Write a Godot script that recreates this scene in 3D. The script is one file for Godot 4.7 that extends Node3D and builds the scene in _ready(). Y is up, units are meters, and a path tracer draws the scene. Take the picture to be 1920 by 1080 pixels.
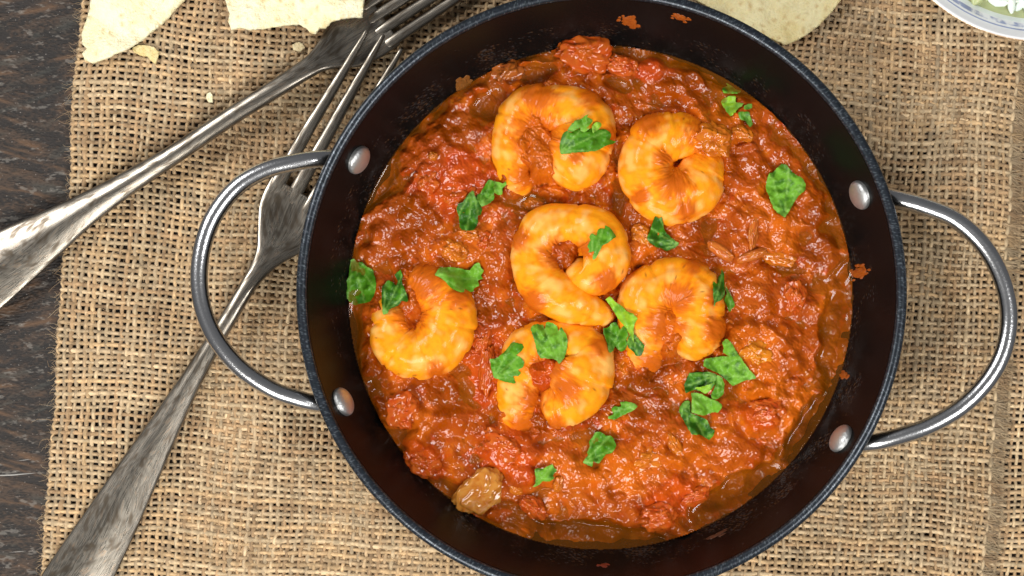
extends Node3D
# Prawn curry in a small black pan on burlap, seen from straight above. Lengths in metres; helpers take millimetres where they say mm.

const NX := 1090.0        # photograph position of the point straight below the lens
const NY := 760.0
const U := 0.0001742      # metres per photograph pixel in the plane of the pan's rim
const RIM := 0.045
const DIST := 0.6
const CAM_Y := 0.645
const SAUCE_H := 17.0     # mm
const STEP := 0.3         # mm, sauce grid
const OIL := 17.4         # mm

var pan_c := Vector2()    # mm
var rng := RandomNumberGenerator.new()
var counts := {}
var H := PackedFloat32Array()      # sauce height grid, mm
var TOPS := PackedFloat32Array()   # highest food surface, mm
var GN := 0
var G0 := Vector2()

class MB:
	var v := PackedVector3Array()
	var n := PackedVector3Array()
	var c := PackedColorArray()
	var uv := PackedVector2Array()
	var ix := PackedInt32Array()
	func tri(a: int, b: int, d: int) -> void:
		ix.append(a); ix.append(b); ix.append(d)
	func quad(a: int, b: int, d: int, e: int) -> void:
		ix.append(a); ix.append(b); ix.append(d)
		ix.append(a); ix.append(d); ix.append(e)
	func normals() -> void:
		n.resize(v.size())
		n.fill(Vector3.ZERO)
		for t in range(0, ix.size(), 3):
			var a := ix[t]; var b := ix[t + 1]; var d := ix[t + 2]
			var f := (v[d] - v[a]).cross(v[b] - v[a])
			n[a] += f; n[b] += f; n[d] += f
		for i in n.size():
			n[i] = n[i].normalized() if n[i].length_squared() > 0.0 else Vector3.UP
	func mesh(mat: Material) -> ArrayMesh:
		if n.size() != v.size():
			normals()
		var a := []
		a.resize(Mesh.ARRAY_MAX)
		a[Mesh.ARRAY_VERTEX] = v
		a[Mesh.ARRAY_NORMAL] = n
		if c.size() == v.size():
			a[Mesh.ARRAY_COLOR] = c
		if uv.size() == v.size():
			a[Mesh.ARRAY_TEX_UV] = uv
		a[Mesh.ARRAY_INDEX] = ix
		var m := ArrayMesh.new()
		m.add_surface_from_arrays(Mesh.PRIMITIVE_TRIANGLES, a)
		m.surface_set_material(0, mat)
		return m


# ---------------------------------------------------------------- naming and placing
func numbered(called: String) -> String:
	counts[called] = counts.get(called, -1) + 1
	return called if counts[called] == 0 else "%s_%03d" % [called, counts[called]]


func tag(o: Node, label: String, category := "", group := "", kind := "") -> void:
	o.set_meta("label", label)
	if category: o.set_meta("category", category)
	if group: o.set_meta("group", group)
	if kind: o.set_meta("kind", kind)


func thing(called: String, label: String, category: String, group := "", kind := "") -> Node3D:
	var o := Node3D.new()
	o.name = numbered(called)
	add_child(o)
	tag(o, label, category, group, kind)
	return o


func part(called: String, mb: MB, mat: Material, parent: Node, kind := "") -> MeshInstance3D:
	var o := MeshInstance3D.new()
	o.name = called
	o.mesh = mb.mesh(mat)
	parent.add_child(o, true)
	if kind: o.set_meta("kind", kind)
	return o


func single(called: String, mb: MB, mat: Material, label: String, category: String, group := "", kind := "") -> MeshInstance3D:
	var o := MeshInstance3D.new()
	o.name = numbered(called)
	# the thing stands at its own middle
	var lo := mb.v[0]; var hi := mb.v[0]
	for p in mb.v:
		lo = lo.min(p); hi = hi.max(p)
	var at := Vector3((lo.x + hi.x) / 2, lo.y, (lo.z + hi.z) / 2)
	for i in mb.v.size():
		mb.v[i] -= at
	o.mesh = mb.mesh(mat)
	o.position = at
	add_child(o)
	tag(o, label, category, group, kind)
	return o


# photograph position + height in mm -> metres / mm on the ground plan
func P(px: float, py: float, h: float) -> Vector3:
	var k := U * (CAM_Y - h * 0.001) / DIST
	return Vector3((px - NX) * k, h * 0.001, (py - NY) * k)


func M(px: float, py: float, h: float) -> Vector2:
	var k := U * 1000.0 * (CAM_Y - h * 0.001) / DIST
	return Vector2((px - NX) * k, (py - NY) * k)


func noise(seed_: int, freq: float, octaves := 1, type := FastNoiseLite.TYPE_SIMPLEX_SMOOTH) -> FastNoiseLite:
	var f := FastNoiseLite.new()
	f.seed = seed_
	f.noise_type = type
	f.frequency = freq
	f.fractal_type = FastNoiseLite.FRACTAL_NONE if octaves == 1 else FastNoiseLite.FRACTAL_FBM
	f.fractal_octaves = octaves
	return f


func mat(albedo: Color, rough: float, metal := 0.0, vcol := true) -> StandardMaterial3D:
	var m := StandardMaterial3D.new()
	m.albedo_color = albedo.linear_to_srgb()
	m.roughness = rough
	m.metallic = metal
	m.vertex_color_use_as_albedo = vcol
	return m


func bump(m: StandardMaterial3D, tex: Texture2D, cm: float, per_metre: float) -> void:
	m.heightmap_enabled = true
	m.heightmap_texture = tex
	m.heightmap_scale = cm
	m.uv1_triplanar = true
	m.uv1_world_triplanar = true
	m.uv1_scale = Vector3.ONE * per_metre


func noise_tex(f: FastNoiseLite, size: int) -> NoiseTexture2D:
	var t := NoiseTexture2D.new()
	t.width = size; t.height = size
	t.seamless = true
	t.generate_mipmaps = false
	t.noise = f
	return t


# smooth path through points (each a PackedFloat32Array-like Array of equal length), n samples
func path(pts: Array, n: int) -> Array:
	var out := []
	var last := pts.size() - 1
	for i in n:
		var t := float(i) / (n - 1) * last
		var k := mini(int(t), last - 1)
		var f := t - k
		var a = pts[maxi(k - 1, 0)]; var b = pts[k]; var c = pts[k + 1]; var d = pts[mini(k + 2, last)]
		var row := PackedFloat32Array()
		for j in b.size():
			row.append(cubic_interpolate(b[j], c[j], a[j], d[j], f))
		out.append(row)
	return out


# round rod through world points (metres), radii in metres
func rod(mb: MB, pts: PackedVector3Array, radii: PackedFloat32Array, sides: int, col: Color, caps := true) -> void:
	var first := mb.v.size()
	var n := pts.size()
	var side := Vector3.ZERO
	for i in n:
		var d := (pts[mini(i + 1, n - 1)] - pts[maxi(i - 1, 0)]).normalized()
		if i == 0:
			side = d.cross(Vector3.UP if absf(d.y) < 0.9 else Vector3.RIGHT).normalized()
		side = (side - d * side.dot(d)).normalized()
		var up := side.cross(d)
		for j in sides:
			var a := TAU * j / sides
			mb.v.append(pts[i] + (side * cos(a) + up * sin(a)) * radii[i])
			mb.n.append(side * cos(a) + up * sin(a))
			mb.c.append(col)
	for i in n - 1:
		for j in sides:
			var a := first + i * sides + j
			var b := first + i * sides + (j + 1) % sides
			mb.quad(a, b, b + sides, a + sides)
	if caps:
		for e in [0, n - 1]:
			var m := mb.v.size()
			var d := (pts[0] - pts[1]).normalized() if e == 0 else (pts[n - 1] - pts[n - 2]).normalized()
			mb.v.append(pts[e] + d * radii[e] * 0.4); mb.n.append(d); mb.c.append(col)
			for j in sides:
				var a = first + e * sides + j
				var b = first + e * sides + (j + 1) % sides
				if e == 0: mb.tri(m, b, a)
				else: mb.tri(m, a, b)


# turn a profile (radius mm, height mm) about an upright axis at c (mm)
func lathe(mb: MB, profile: Array, c: Vector2, around: int, style: String) -> void:
	var first := mb.v.size()
	var m := profile.size()
	for i in around + 1:
		var a := TAU * i / around
		for k in m:
			var r: float = profile[k][0]
			var h: float = profile[k][1]
			mb.v.append(Vector3(c.x + r * cos(a), h, c.y + r * sin(a)) * 0.001)
			mb.c.append(turned_colour(style, k, a, r, h))
	for i in around:
		for k in m - 1:
			var q := first + i * m + k
			mb.quad(q, q + 1, q + m + 1, q + m)


var speck := noise(21, 1.0 / 0.9, 3)
var cloud := noise(22, 1.0 / 16.0, 3)
var rgrain := noise(26, 1.0 / 0.42, 2)
var brush := noise(91, 1.0 / 5.0, 2)
var dabs := noise(92, 1.0 / 1.2, 2)


func turned_colour(style: String, k: int, a: float, r: float, h: float) -> Color:
	var x := r * cos(a); var z := r * sin(a)
	if style == "pan":
		var c := Color(0.0075, 0.0055, 0.0056)
		# dried-on crust: rough brown and grey specks, thickest at lower right and upper left
		var where := maxf(cos(a - 0.95), maxf(0.9 * cos(a + 2.35), 0.55 * cos(a + 1.5)))
		var crust := speck.get_noise_3d(x, h * 1.2, z) + 0.55 * cloud.get_noise_3d(x, h, z) + 0.55 * where - 0.75 - (0.45 if h > 31.0 else 0.0)
		if crust > 0.0:
			c = c.lerp(Color(0.085, 0.045, 0.022) if speck.get_noise_3d(z, x, h) > 0.0 else Color(0.05, 0.05, 0.05), clampf(crust * 2.2, 0, 0.75))
		return c
	if style == "rim":
		var g := rgrain.get_noise_3d(x, h, z)
		return Color(0.022, 0.028, 0.037) * (1.0 + g * 0.9) if g < 0.36 else Color(0.10, 0.12, 0.14)
	if style == "bed":
		return Color(0.30, 0.33, 0.16)
	var col := Color(0.80, 0.815, 0.83)
	if k >= 14 and k <= 16:
		col = Color(0.42, 0.25, 0.11) if dabs.get_noise_2d(x, z) > -0.25 else Color(0.66, 0.50, 0.30)
	if k > 18:
		var d := 54.0 - r
		var b := brush.get_noise_2d(x, z); var f := dabs.get_noise_2d(x * 2.0, z * 2.0)
		if d > 2.9 and d < 3.4: col = col.lerp(Color(0.10, 0.16, 0.42), 0.85)
		if d > 4.2 and d < 5.7: col = col.lerp(Color(0.08, 0.13, 0.38), clampf(0.45 + b * 1.6 + f * 0.4, 0.06, 0.8))
		if d >= 6.2: col = Color(0.74, 0.80, 0.80)
	return col


func _ready() -> void:
	rng.seed = 20240611
	# ------------------------------------------------------------ camera, air and lamps
	var near := 0.05
	var cam := Camera3D.new()
	cam.name = "camera"
	cam.projection = Camera3D.PROJECTION_FRUSTUM
	cam.near = near
	cam.far = 20.0
	cam.size = 1080.0 * U * near / DIST
	cam.frustum_offset = Vector2((960.0 - NX), -(540.0 - NY)) * U * near / DIST
	add_child(cam)
	cam.position = Vector3(0, CAM_Y, 0)
	cam.rotation = Vector3(-PI / 2, 0, 0)
	cam.current = true

	var env := Environment.new()
	env.background_mode = Environment.BG_COLOR
	env.background_color = Color(0.075, 0.075, 0.077).linear_to_srgb()
	env.background_energy_multiplier = 1.0
	env.tonemap_mode = Environment.TONE_MAPPER_LINEAR
	env.tonemap_exposure = 1.62
	env.sdfgi_enabled = true
	env.ssao_enabled = true
	env.ssil_enabled = true
	var we := WorldEnvironment.new()
	we.name = "environment"
	we.environment = env
	add_child(we)

	pan_c = M(1128, 549, RIM * 1000.0)
	var mid := Vector3(pan_c.x, 20, pan_c.y) * 0.001
	window_light("window_light_below", mid + Vector3(-0.24, 0.62, 0.56), mid, Vector2(0.46, 0.34), 0.47, Color(1.0, 0.985, 0.96))
	window_light("window_light_left", mid + Vector3(-0.64, 0.66, -0.42), mid, Vector2(0.36, 0.36), 0.40, Color(1.0, 0.99, 0.98))
	window_light("window_light_right", mid + Vector3(0.46, 0.74, 0.26), mid, Vector2(0.30, 0.30), 0.30, Color(1.0, 0.99, 0.98))

	build_table()
	build_cloth()
	build_pan()
	build_sauce()
	build_chunks()
	build_prawns()
	build_leaves()
	build_forks()
	build_papadums()
	build_bowl()


func window_light(called: String, at: Vector3, to: Vector3, size: Vector2, energy: float, col: Color) -> void:
	var l := AreaLight3D.new()
	l.name = called
	l.area_size = size
	l.light_energy = energy
	l.light_color = col
	l.shadow_enabled = true
	add_child(l)
	l.look_at_from_position(at, to, Vector3.UP)


# ---------------------------------------------------------------- table
func build_table() -> void:
	var w := 768
	var img := Image.create(w, w, false, Image.FORMAT_RGB8)
	var hgt := Image.create(w, w, false, Image.FORMAT_L8)
	var grain := noise(3, 1.0, 4)
	var patch := noise(4, 1.0, 4)
	var fine := noise(5, 1.0, 3)
	var fleck := noise(6, 1.0, 1)
	for y in w:
		for x in w:
			# rolled round in both directions so that it repeats without a seam
			var ax := TAU * x / w; var ay := TAU * y / w
			var cx := cos(ax); var sx := sin(ax); var cy := cos(ay) * 1.0; var sy := sin(ay) * 1.0
			var g := grain.get_noise_3d(cx * 1.6 + 3.6 * cy, sx * 1.6 + 3.6 * sy, 1.5 * cy)
			var p := patch.get_noise_3d(cx * 0.9 + 1.9 * sy, sx * 0.9 + 1.7 * cy, 1.6 * sy + cx)
			var f := fine.get_noise_3d(x * 0.09, y * 0.16, 0.0)
			var q := fleck.get_noise_2d(x * 0.16, y * 0.16)
			var c := Color(0.008, 0.006, 0.005).lerp(Color(0.060, 0.036, 0.022), clampf(0.36 + g * 0.9 + f * 0.8, 0, 1))
			c = c.lerp(Color(0.040, 0.042, 0.036), clampf(p * 2.2 - 0.45 + f * 0.5, 0, 0.6))
			c = c.lerp(Color(0.115, 0.060, 0.028), clampf((g - p) * 1.6 - 0.45, 0, 0.7))
			c = c.lerp(Color(0.012, 0.009, 0.008), clampf(-p * 2.0 - 0.25 - g, 0, 0.8))
			var worn := fine.get_noise_2d(x * 0.02 + 300.0, y * 0.035)
			c = c.lerp(Color(0.17, 0.158, 0.14), clampf(worn * 2.4 - 0.85 + f * 0.9, 0, 0.5))
			if q > 0.84: c = c.lerp(Color(0.42, 0.39, 0.36), (q - 0.84) * 5.0)
			img.set_pixel(x, y, c.linear_to_srgb())
			hgt.set_pixel(x, y, Color.from_hsv(0, 0, clampf(0.5 + g * 0.5 + f * 0.35, 0, 1)))
	var m := mat(Color(1, 1, 1), 0.72, 0.0, true)
	m.albedo_texture = ImageTexture.create_from_image(img)
	bump(m, ImageTexture.create_from_image(hgt), 0.06, 1.0 / 0.13)
	m.uv1_scale = Vector3(1.0 / 0.15, 1.0 / 0.11, 1.0 / 0.11)
	var t := thing("wooden_table", "dark weathered wooden table top of rough planks under the burlap", "table", "", "structure")
	var edges := [-420.0, 1120.0, 1500.0]
	for i in edges.size() - 1:
		var a := P(-420, edges[i], -1.0); var b := P(2340, edges[i + 1], -1.0)
		var mb := MB.new()
		var tint: Color = Color(1, 1, 1) * [1.0, 0.92][i]
		board(mb, a.x, b.x, a.z + 0.0001, b.z - 0.0001, -0.0010 - 0.0002 * (i % 2), 0.02, 0.0009, tint)
		part("plank", mb, m, t)
	var scr := mat(Color(0.30, 0.29, 0.27), 0.8)
	for s in [[-30, 893, 78, 886, 0.35], [10, 866, 84, 857, 0.16], [-10, 1037, 80, 1030, 0.16]]:
		var mb := MB.new()
		rod(mb, PackedVector3Array([P(s[0], s[1], -1.15), P((s[0] + s[2]) / 2.0, (s[1] + s[3]) / 2.0 + 1, -1.1), P(s[2], s[3], -1.15)]), PackedFloat32Array([s[4] * 0.0005, s[4] * 0.001, s[4] * 0.0003]), 5, Color(1, 1, 1))
		part("raised_splinter", mb, scr, t)


func board(mb: MB, x0: float, x1: float, z0: float, z1: float, top: float, thick: float, bevel: float, col: Color) -> void:
	# a plank along x with rounded upper edges
	var prof := [[z0, top - thick], [z0, top - bevel], [z0 + bevel * 0.3, top - bevel * 0.3], [z0 + bevel, top], [z1 - bevel, top], [z1 - bevel * 0.3, top - bevel * 0.3], [z1, top - bevel], [z1, top - thick]]
	var f := mb.v.size()
	for x in [x0, x1]:
		for p in prof:
			mb.v.append(Vector3(x, p[1], p[0])); mb.c.append(col)
	for k in prof.size() - 1:
		mb.quad(f + k, f + k + 1, f + 8 + k + 1, f + 8 + k)


# ---------------------------------------------------------------- burlap
var cl_o := Vector2(); var cl_u := Vector2(); var cl_v := Vector2()
var cl_warp: FastNoiseLite; var cl_warp2: FastNoiseLite; var cl_fold: FastNoiseLite; var cl_mean: FastNoiseLite
const WARP := 2.43
const WEFT := 2.24
const JUTE := [Color(0.425, 0.298, 0.168), Color(0.49, 0.368, 0.220), Color(0.375, 0.245, 0.129), Color(0.425, 0.317, 0.192), Color(0.445, 0.305, 0.162)]


func cloth_point(u: float, v: float, lift: float) -> Vector3:
	var y := 2.3 + cl_fold.get_noise_2d(u, v) * 0.55
	var uu := u + cl_warp.get_noise_2d(u, v) * 1.5
	var vv := v + cl_warp2.get_noise_2d(u, v) * 2.0
	if u < 0.0:
		var a := -u / 1.5
		uu = cl_warp.get_noise_2d(0, v) * 1.5 - (1.5 + lift) * sin(a)
		y += (1.5 + lift) * cos(a) - 1.5
	else:
		y += lift
	var p := cl_o + cl_u * uu + cl_v * vv
	return Vector3(p.x, y, p.y) * 0.001


func thread_tube(mb: MB, pts: PackedVector3Array, radii: PackedFloat32Array, col: Color, shade: PackedFloat32Array, across: Vector3) -> void:
	var first := mb.v.size()
	var n := pts.size()
	const S := 5
	mb.v.resize(first + n * S); mb.n.resize(first + n * S); mb.c.resize(first + n * S)
	var cs := PackedFloat32Array(); var sn := PackedFloat32Array()
	for j in S:
		cs.append(cos(TAU * j / S + 0.3)); sn.append(sin(TAU * j / S + 0.3))
	var tw := rng.randf() * 6.0
	for i in n:
		var p := pts[i]; var r := radii[i]
		var d := pts[mini(i + 1, n - 1)] - pts[maxi(i - 1, 0)]
		var up := across.cross(d).normalized()
		if up.y < 0.0 and d.y * d.y < 0.5 * d.length_squared(): up = -up
		for j in S:
			var nn := across * cs[j] + up * sn[j]
			var k := first + i * S + j
			mb.v[k] = p + nn * r
			mb.n[k] = nn
			mb.c[k] = col * (shade[i] * (1.0 + 0.20 * sin(tw + i * 1.35 + j * 2.5)))
	var along := across.cross(Vector3.UP).dot(pts[n - 1] - pts[n / 2]) > 0.0
	for i in n - 1:
		for j in S:
			var a := first + i * S + j
			var b := first + i * S + (j + 1) % S
			if along: mb.quad(a, a + S, b + S, b)
			else: mb.quad(a, b, b + S, a + S)


func build_cloth() -> void:
	var th := deg_to_rad(4.13)
	cl_u = Vector2(cos(th), sin(th)); cl_v = Vector2(-sin(th), cos(th))
	cl_o = M(160, 50, 2.0)
	cl_warp = noise(11, 1.0 / 60.0, 2); cl_warp2 = noise(12, 1.0 / 70.0, 2); cl_fold = noise(13, 1.0 / 45.0, 2)
	cl_mean = noise(14, 1.0 / 9.0, 2)
	var slub := noise(15, 1.0 / 7.0, 2)
	var tint := noise(16, 1.0 / 11.0, 2)
	var umax := 326.0
	var v0 := -56.0; var v1 := 214.0
	var nw := int(umax / WARP); var nf := int((v1 - v0) / WEFT)
	var jm := mat(Color(1, 1, 1), 0.9)
	jm.rim_enabled = true; jm.rim = 0.25; jm.rim_tint = 0.7
	var warps := MB.new(); var wefts := MB.new(); var fuzz := MB.new(); var fringe := MB.new()
	var sub := 3
	var ax_v := Vector3(cl_u.x, 0, cl_u.y); var ax_u := Vector3(cl_v.x, 0, cl_v.y)
	for i in range(-2, nw + 1):
		var u := (i + 0.5) * WARP + rng.randf_range(-0.22, 0.22)
		if i == -1: u = -1.3
		if i == -2: u = -3.2
		var rad := rng.randf_range(0.60, 0.76) if rng.randf() < 0.88 else rng.randf_range(0.76, 0.92)
		var col: Color = JUTE[rng.randi() % 5]
		col = col * rng.randf_range(0.82, 1.1)
		var pts := PackedVector3Array(); var rr := PackedFloat32Array(); var sh := PackedFloat32Array()
		for k in nf * sub + 1:
			var q := float(k) / sub
			var v := v0 + q * WEFT
			var lift := 0.42 * sin(PI * (q + i))
			var mu := cl_mean.get_noise_2d(i * 37.0, v) * 0.34
			pts.append(cloth_point(u + (mu if u > 0 else 0.0), v, lift))
			rr.append(rad * 0.001 * (1.0 + 0.24 * slub.get_noise_2d(i * 53.0, v)))
			sh.append(1.0 + 0.42 * tint.get_noise_2d(i * 71.0, v) + 0.2 * rng.randf_range(-1, 1))
		thread_tube(warps, pts, rr, col, sh, ax_v)
	for j in nf + 1:
		var v := v0 + (j + 0.5) * WEFT + rng.randf_range(-0.2, 0.2)
		var rad := rng.randf_range(0.64, 0.80) if rng.randf() < 0.88 else rng.randf_range(0.80, 0.95)
		var col: Color = JUTE[rng.randi() % 5]
		col = col * rng.randf_range(0.88, 1.14)
		var pts := PackedVector3Array(); var rr := PackedFloat32Array(); var sh := PackedFloat32Array()
		for k in range(-6, nw * sub + 2):
			var q := float(k) / sub
			var u := q * WARP
			if k < 0: u = k * 0.75
			var lift := -0.42 * cos(PI * (q + j))
			var mv := cl_mean.get_noise_2d(u, j * 41.0 + 900.0) * 0.34
			pts.append(cloth_point(u, v + mv, lift))
			rr.append(rad * 0.001 * (1.0 + 0.24 * slub.get_noise_2d(u, j * 59.0 + 500.0)))
			sh.append(1.0 + 0.42 * tint.get_noise_2d(u, j * 67.0 + 300.0) + 0.2 * rng.randf_range(-1, 1))
		thread_tube(wefts, pts, rr, col, sh, ax_u)
		# frayed end: the weft falls apart into fibres beyond the last warp
		var e := pts[pts.size() - 1]
		for k in 26:
			var a := rng.randf_range(-0.45, 0.55) + 0.25
			var l := rng.randf_range(0.004, 0.0088)
			var dir := (ax_v * cos(a) + ax_u * sin(a))
			var s := e + ax_u * rng.randf_range(-0.0006, 0.0006) + Vector3(0, rng.randf_range(-0.0004, 0.0004), 0) - ax_v * 0.0012
			var c2 := col * rng.randf_range(0.55, 1.05)
			var bend := ax_u * rng.randf_range(-0.001, 0.001)
			rod(fringe, PackedVector3Array([s, s + dir * l * 0.4 + bend * 0.4, s + dir * l * 0.75 + bend + Vector3(0, rng.randf_range(-0.0003, 0.0006), 0), s + dir * l + Vector3(0, rng.randf_range(-0.0004, 0.0004), 0)]), PackedFloat32Array([0.00017, 0.00016, 0.00013, 0.00006]), 3, c2, false)
	# loose fibres standing off the yarns
	for k in 9000:
		var u := rng.randf_range(-2.0, umax - 2.0); var v := rng.randf_range(v0 + 2, v1 - 2)
		var edge := k < 420
		if edge: u = rng.randf_range(-2.4, 0.4)
		var s := cloth_point(u, v, 0.25)
		var a := rng.randf() * TAU
		var l := rng.randf_range(0.0012, 0.0036)
		var rise := rng.randf_range(0.0002, 0.0009)
		if edge:
			a = PI + rng.randf_range(-1.1, 1.1)
			l = rng.randf_range(0.001, 0.0045) if rng.randf() < 0.93 else rng.randf_range(0.005, 0.009)
			rise = rng.randf_range(-0.0006, 0.0005)
		var d := Vector3(cos(a), 0, sin(a))
		var sd := Vector3(-sin(a), 0, cos(a)) * rng.randf_range(-0.35, 0.35) * l
		var c2: Color = JUTE[rng.randi() % 5] * rng.randf_range(0.85, 1.3)
		rod(fuzz, PackedVector3Array([s, s + d * l * 0.35 + sd * 0.7 + Vector3(0, rise, 0), s + d * l * 0.7 + sd + Vector3(0, rise * 1.2, 0), s + d * l + sd * 0.3 + Vector3(0, rise * 0.4, 0)]), PackedFloat32Array([0.00006, 0.00006, 0.00005, 0.00003]), 3, c2, false)
	var cloth := thing("burlap_cloth", "upper sheet of tan burlap under the pan, frayed along its right edge", "burlap cloth")
	var a := part("warp_threads", warps, jm, cloth, "stuff")
	var b := part("weft_threads", wefts, jm, cloth, "stuff")
	part("loose_fibres", fuzz, jm, cloth, "stuff")
	part("frayed_edge", fringe, jm, cloth, "stuff")
	# the sheet below, seen through the holes and beyond the frayed edge
	var low := thing("burlap_cloth", "lower sheet of burlap showing right of the frayed edge", "burlap cloth")
	for src in [a, b]:
		var d := MeshInstance3D.new()
		d.name = src.name
		d.mesh = src.mesh
		d.set_meta("kind", "stuff")
		low.add_child(d, true)
	low.position = Vector3(cl_u.x * 46.1 + cl_v.x * -7.9, -1.1, cl_u.y * 46.1 + cl_v.y * -7.9) * 0.001


# ---------------------------------------------------------------- pan
func wall_r(h: float) -> float:
	return 85.7 + (h - 17.0) * 0.3926


func build_pan() -> void:
	var pan := thing("curry_pan", "round black two handled metal pan holding the prawn curry", "pan")
	var pm := mat(Color(1, 1, 1), 0.27)
	pm.metallic_specular = 0.22
	bump(pm, noise_tex(noise(24, 0.06, 3), 256), 0.006, 1.0 / 0.02)
	var prof := []
	for k in 6: prof.append([97.4 - 0.2 * k, 43.4 - k * 0.4])
	prof[0] = [96.6, 43.8]
	prof.clear()
	for k in 96:
		var h := 44.0 - k * 0.36
		prof.append([wall_r(h), h])
	prof.append([79.0, 8.2]); prof.append([76.0, 6.2]); prof.append([70.0, 5.4]); prof.append([0.01, 5.2])
	prof.append([0.01, 3.4]); prof.append([74.0, 3.4]); prof.append([78.0, 4.2]); prof.append([81.0, 6.4]); prof.append([84.4, 9.8]); prof.append([wall_r(26.0) + 1.3, 26.0]); prof.append([wall_r(42.0) + 1.2, 42.0]); prof.append([97.4, 43.6])
	var body := MB.new()
	lathe(body, prof, pan_c, 1000, "pan")
	part("pan_body", body, pm, pan)
	# rolled rim with a grainy enamel
	var rm := mat(Color(1, 1, 1), 0.30, 0.45)
	var rim := MB.new()
	var rp := []
	for k in 21:
		var a := TAU * k / 20.0
		rp.append([98.2 + 1.8 * cos(a), 43.6 + 1.7 * sin(a)])
	rp.reverse()
	lathe(rim, rp, pan_c, 2200, "rim")
	part("rim", rim, rm, pan)
	# handles: bent steel rods
	var hm := mat(Color(0.64, 0.65, 0.665), 0.23, 1.0, false)
	bump(hm, noise_tex(noise(27, 0.05, 3), 256), 0.0035, 1.0 / 0.014)
	var hl := [[628, 297, 33], [598, 298, 35.5], [556, 304, 37], [500, 318, 38], [446, 349, 38.5], [404, 400, 39], [381, 457, 39], [373, 520, 39], [381, 580, 39], [406, 637, 39], [452, 691, 38.5], [510, 730, 38], [560, 748, 37], [592, 756, 35.5], [618, 759, 33]]
	var hr := [[1655, 366, 33], [1682, 373, 35.5], [1730, 386, 37], [1790, 411, 38], [1843, 459, 38.5], [1878, 522, 39], [1892, 592, 39], [1881, 660, 39], [1850, 716, 39], [1802, 764, 38.5], [1744, 798, 38], [1690, 817, 37], [1648, 828, 35.5], [1620, 832, 33]]
	for hh in [hl, hr]:
		var mb := MB.new()
		var pts := PackedVector3Array(); var rr := PackedFloat32Array()
		for row in path(hh, 110):
			pts.append(P(row[0], row[1], row[2])); rr.append(0.0029)
		rod(mb, pts, rr, 24, Color(1, 1, 1))
		var o := part("handle", mb, hm, pan)
		tag(o, "bent steel loop handle on the %s of the pan" % ("left" if hh == hl else "right"))
	# rivets on the inner wall
	var vm := mat(Color(0.50, 0.51, 0.51), 0.45, 0.9, false)
	bump(vm, noise_tex(noise(28, 0.05, 4), 256), 0.012, 1.0 / 0.012)
	for q in [[671, 299], [642, 754], [1614, 365], [1578, 823]]:
		var w := wall_at(q[0], q[1])
		var n := wall_normal(w)
		var t1 := Vector3.UP.cross(n).normalized(); var t2 := n.cross(t1)
		var mb := MB.new()
		var rows := 9; var sides := 36
		for i in rows + 1:
			var f := float(i) / rows
			var rad := 5.0 * sin(f * PI / 2.0); var hh := 2.3 * cos(f * PI / 2.0) + 0.5
			if i == rows: hh = -0.4
			for j in sides:
				var a := TAU * j / sides
				mb.v.append((w + n * hh + (t1 * cos(a) + t2 * sin(a)) * rad) * 0.001)
		for i in rows:
			for j in sides:
				var a := i * sides + j; var b := i * sides + (j + 1) % sides
				mb.quad(a, b, b + sides, a + sides)
		fix(mb, (w - n * 3.0) * 0.001)
		part("rivet", mb, vm, pan)


# outward winding for a star-shaped blob
func fix(mb: MB, centre: Vector3) -> void:
	var s := 0.0
	for t in range(0, mb.ix.size(), 3):
		var a := mb.v[mb.ix[t]]; var b := mb.v[mb.ix[t + 1]]; var c := mb.v[mb.ix[t + 2]]
		s += (c - a).cross(b - a).dot(a - centre)
	if s < 0.0:
		for t in range(0, mb.ix.size(), 3):
			var k := mb.ix[t]; mb.ix[t] = mb.ix[t + 1]; mb.ix[t + 1] = k


func wall_at(px: float, py: float) -> Vector3:   # mm
	var lo := 10.0; var hi := 43.5
	for i in 30:
		var h := (lo + hi) / 2
		if M(px, py, h).distance_to(pan_c) > wall_r(h): lo = h
		else: hi = h
	var p := M(px, py, lo)
	return Vector3(p.x, lo, p.y)


func wall_normal(w: Vector3) -> Vector3:
	var r := (Vector2(w.x, w.z) - pan_c).normalized()
	return Vector3(-r.x, 0.3926, -r.y).normalized()


# ---------------------------------------------------------------- sauce
const DARK := Color(0.195, 0.034, 0.003)
const BRICK := Color(0.32, 0.055, 0.004)
const ORANGE := Color(0.52, 0.112, 0.006)
const RED := Color(0.46, 0.052, 0.007)
const OCHRE := Color(0.46, 0.145, 0.008)

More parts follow.
